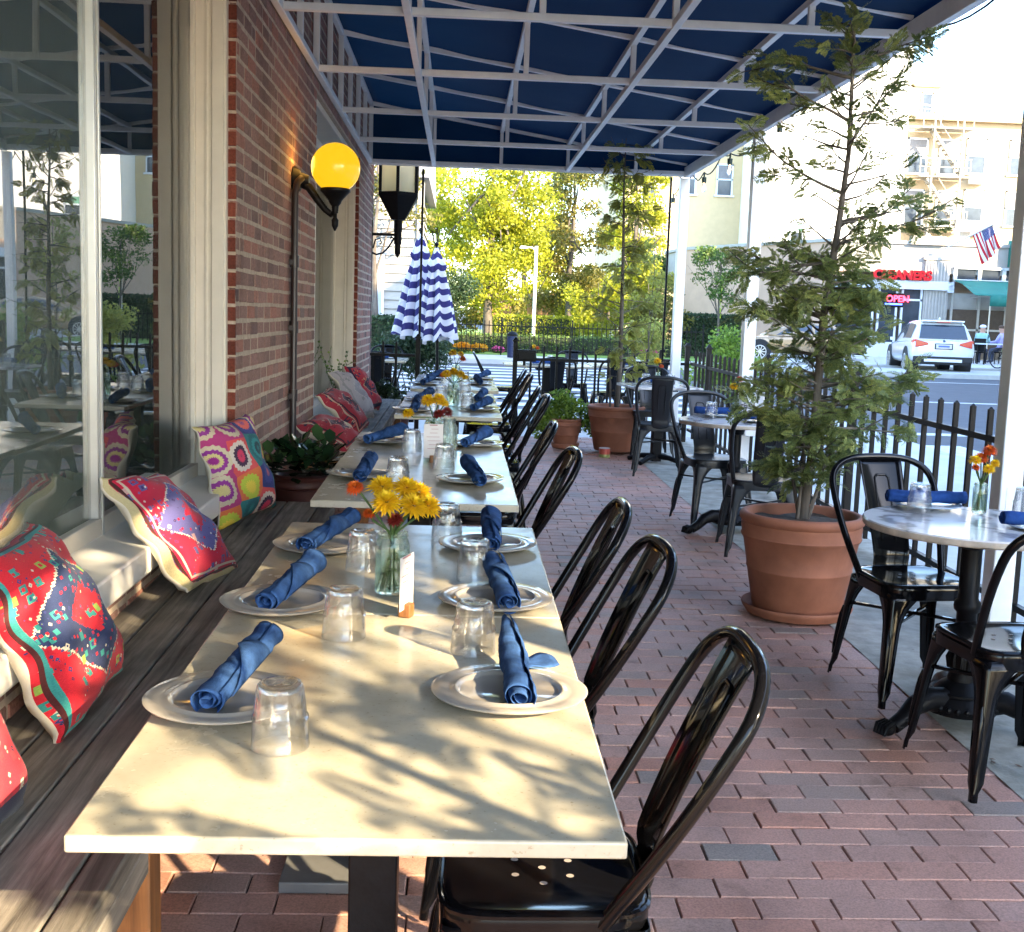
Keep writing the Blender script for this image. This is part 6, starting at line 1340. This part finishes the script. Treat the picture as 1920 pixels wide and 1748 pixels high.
    for yy in (1.42, -1.40):
        for sg in (1, -1):
            R_ = .355 if suv else .33
            b = MB(); b.tube([(sg*.60,yy*h,R_+.05),(sg*.948,yy*h,R_+.05)], R_+.075, 28); b.build('wheel_arch', mat['rubber'], t, smooth=40)
            b = MB(); b.tube([(sg*.70,yy*h,R_),(sg*.725,yy*h,R_),(sg*.93,yy*h,R_),(sg*.955,yy*h,R_)], [R_*.9,R_,R_,R_*.92], 28); w_ = b.build('wheel', mat['rubber'], t, smooth=40)
            b = MB(); b.tube([(sg*.94+sg*.012, yy*h+R_*.68*math.cos(2*PI*k/24), R_+R_*.68*math.sin(2*PI*k/24)) for k in range(24)], .018, 6, closed=True); b.tube([(sg*.94,yy*h,R_),(sg*.965,yy*h,R_)], .055, 12)
            for k in range(10): a_ = 2*PI*k/10; b.bar((sg*.957,yy*h,R_),(sg*.957,yy*h+R_*.66*math.cos(a_),R_+R_*.66*math.sin(a_)),.03,.02,up=(1,0,0))
            b.build('rim', mat['alu'], w_, smooth=40)
    b = MB(); b.box((0,-2.28*h,.47),(1.72,.14,.17)); b.box((0,-2.2*h,.36),(1.5,.2,.1)); b.build('bumper', mat['rubber'], t, bevel=.03); b = MB(); b.box((0,-2.345*h,.44),(1.1,.04,.09)); b.build('bumper_trim', paint, t, bevel=.01)
    b = MB(); b.box((0,-2.335*h,.86 if suv else .72),(.52,.02,.17)); b.build('plate_holder', mat['rubber'], t); b = MB(); b.box((0,-2.348*h,.86 if suv else .72),(.46,.012,.13)); b.box((0,-2.356*h,.86 if suv else .72),(.32,.006,.05),mat=1); b.build('number_plate', [mat['card'], M('plate blue', (.1,.15,.45), .4)], t, smooth=0)
    if suv:
        b = MB(); b.disc((0,-2.318*h,1.02),.045,20,0,(0,-1,.1)); b.disc((0,-2.321*h,1.02),.038,20,1,(0,-1,.1))
        for s_ in (0, 1): b.add([(0,-2.324*h,1.02)]+[(.026*math.cos(s_*PI+a_*PI/8),-2.324*h,1.02+.026*math.sin(s_*PI+a_*PI/8)) for a_ in range(5)], [(0,1,2,3,4,5)], 2)
        b.build('roundel', [mat['alu'], mat['rubber'], M('roundel blue', (.05,.2,.6), .3)], t, smooth=0)
    return t
mat['carglass'] = M('tinted car glass', (.02,.03,.045), .05, var=.1, spec=.9); mat['rubber'] = M('black rubber', (.018,.018,.02), .7); mat['taillight'] = M('red tail light', (.55,.01,.015), .15, var=.25, vs=5, coat=.6)
car('parked_car', 'white sport utility car seen from behind on the street, angled away', 14.95, 37.0, -.19, M('white car paint', (.74,.75,.77), .22, var=.01, coat=.8))
car('parked_car', 'tan sedan parked side on before the tan wall, half hidden by a white post', 12.25, 42.6, PI/2-.05, M('tan car paint', (.42,.27,.14), .25, .35, var=.02, coat=.8), 4.75, False)

# ---- two people at a café table, a bicycle, a planter
skin_ = M('skin', (.48,.27,.19), .6, var=.05)
def seated(x, y, rz, cloth, hat, label):
    t = thing('person', label, 'person', (x, y, G(y)-.02), rz); me = bpy.data.meshes.new('body')
    J = {'pel':(0,0,.52,.14),'sp':(0,.0,.78,.15),'ch':(0,.04,1.0,.165),'nk':(0,.07,1.14,.06),'hd':(0,.10,1.28,.105),'ht':(0,.10,1.38,.085),
         'sl':(-.18,.05,1.05,.07),'el':(-.24,.16,.82,.05),'wl':(-.13,.38,.80,.035),'hl':(-.09,.45,.79,.03),'sr':(.18,.05,1.05,.07),'er':(.24,.16,.82,.05),'wr':(.13,.38,.80,.035),'hr':(.09,.45,.79,.03),
         'kl':(-.11,.42,.50,.075),'al':(-.11,.40,.10,.045),'fl':(-.11,.52,.04,.04),'kr':(.11,.42,.50,.075),'ar':(.11,.40,.10,.045),'fr':(.11,.52,.04,.04)}
    ks = list(J); E_ = [('pel','sp'),('sp','ch'),('ch','nk'),('nk','hd'),('hd','ht'),('ch','sl'),('sl','el'),('el','wl'),('wl','hl'),('ch','sr'),('sr','er'),('er','wr'),('wr','hr'),('pel','kl'),('kl','al'),('al','fl'),('pel','kr'),('kr','ar'),('ar','fr')]
    me.from_pydata([J[k][:3] for k in ks], [(ks.index(a), ks.index(c)) for a, c in E_], []); o = bpy.data.objects.new('body', me); COL.objects.link(o); o.parent = t; md = o.modifiers.new('skin', 'SKIN')
    for i, k in enumerate(ks): me.skin_vertices[0].data[i].radius = (J[k][3],)*2; me.skin_vertices[0].data[i].use_root = (k == 'pel')
    md.use_smooth_shade = True; s_ = o.modifiers.new('sub', 'SUBSURF'); s_.levels = s_.render_levels = 2
    m, tt, N, L, p = _nt('skin and clothes '+label[:12]); sp = node(tt, 'ShaderNodeSeparateXYZ'); L.new(coords(tt, 'Object'), sp.inputs[0]); f = math_(tt, 'GREATER_THAN', sp.outputs[2], 1.13); L.new(mixc(tt, f, mixc(tt, math_(tt, 'LESS_THAN', sp.outputs[2], .60), cloth, (.05,.06,.10)), (.48,.27,.19)), p.inputs['Base Color']); p.inputs['Roughness'].default_value = .8; me.materials.append(m)
    b = MB(); b.ball((0,.09,1.36),.115,0,14,8,(1,1.05,.62)); 
    if hat: b.tube([(0,.10,1.345),(0,.10,1.35)],.16,16)
    b.build('hat' if hat else 'hair', M('white hat', (.7,.7,.72), .8) if hat else M('brown hair', (.09,.05,.03), .8), t)
    b = MB(); b.box((0,0,.42),(.42,.42,.04)); [b.box((sx*.18,sy*.18,.2),(.03,.03,.4)) for sx in (-1,1) for sy in (-1,1)]; b.box((0,-.2,.7),(.4,.03,.45)); ch = b.build('cafe_chair', mat['iron'], None, loc=(x,y,G(y)-.02), rot=(0,0,rz)); tag(ch, 'dark cafe seat under the '+label.split(' with')[0], 'chair', 'cafe seats')
seated(19.15, 42.5, -.6, (.30,.50,.52), True, 'person in a pale teal shirt with a white hat seated by the cafe')
seated(20.15, 42.9, .7, (.42,.38,.72), False, 'person in a lilac shirt with brown hair seated by the cafe')
o = thing('cafe_table', 'small cafe table between the two seated people', 'table', (19.8, 42.0, G(42)-.02)); b = MB(); b.box((0,0,.74),(1.9,.7,.04)); b.build('tabletop', mat['framewhite'], o); 
for sx, sy in ((-1,-1),(-1,1),(1,-1),(1,1)): b = MB(); b.box((sx*.85,sy*.28,.36),(.05,.05,.72)); b.build('leg', mat['iron'], o)
o = thing('bicycle', 'dark bicycle locked beside the parking sign post', 'bicycle', (18.5, 38.7, G(38.7)-.02), .25)
for sx in (-.52, .52):
    b = MB(); b.tube([(sx+.33*math.cos(2*PI*k/28),0,.34+.33*math.sin(2*PI*k/28)) for k in range(28)], .022, 6, closed=True); [b.tube([(sx,0,.34),(sx+.33*math.cos(2*PI*k/12),0,.34+.33*math.sin(2*PI*k/12))], .003, 4) for k in range(12)]; b.build('wheel', mat['rubber'], o)
b = MB(); [b.tube([p, q], .018, 8) for p, q in (((-.52,0,.34),(-.05,0,.30)),((-.05,0,.30),(-.18,0,.82)),((-.52,0,.34),(-.16,0,.74)),((-.05,0,.30),(.38,0,.78)),((-.16,0,.74),(.38,0,.80)),((.52,0,.34),(.36,0,.92)))]; b.build('frame', mat['iron'], o); b = MB(); b.box((-.19,0,.87),(.24,.12,.05)); b.build('saddle', mat['rubber'], o, bevel=.02); b = MB(); b.tube([(.30,-.28,.98),(.36,-.1,.95),(.36,.1,.95),(.30,.28,.98)], .013, 8); b.build('handlebar', mat['alu'], o)
shrub('dense_shrub', 21.0, 43.5, blobs(random.Random(3), 8, (0,0,.7), (.4,.3,.4), (.2,.3)), 1400, .05, 'greenleaf', 'round green potted shrub by the cafe at the right edge')
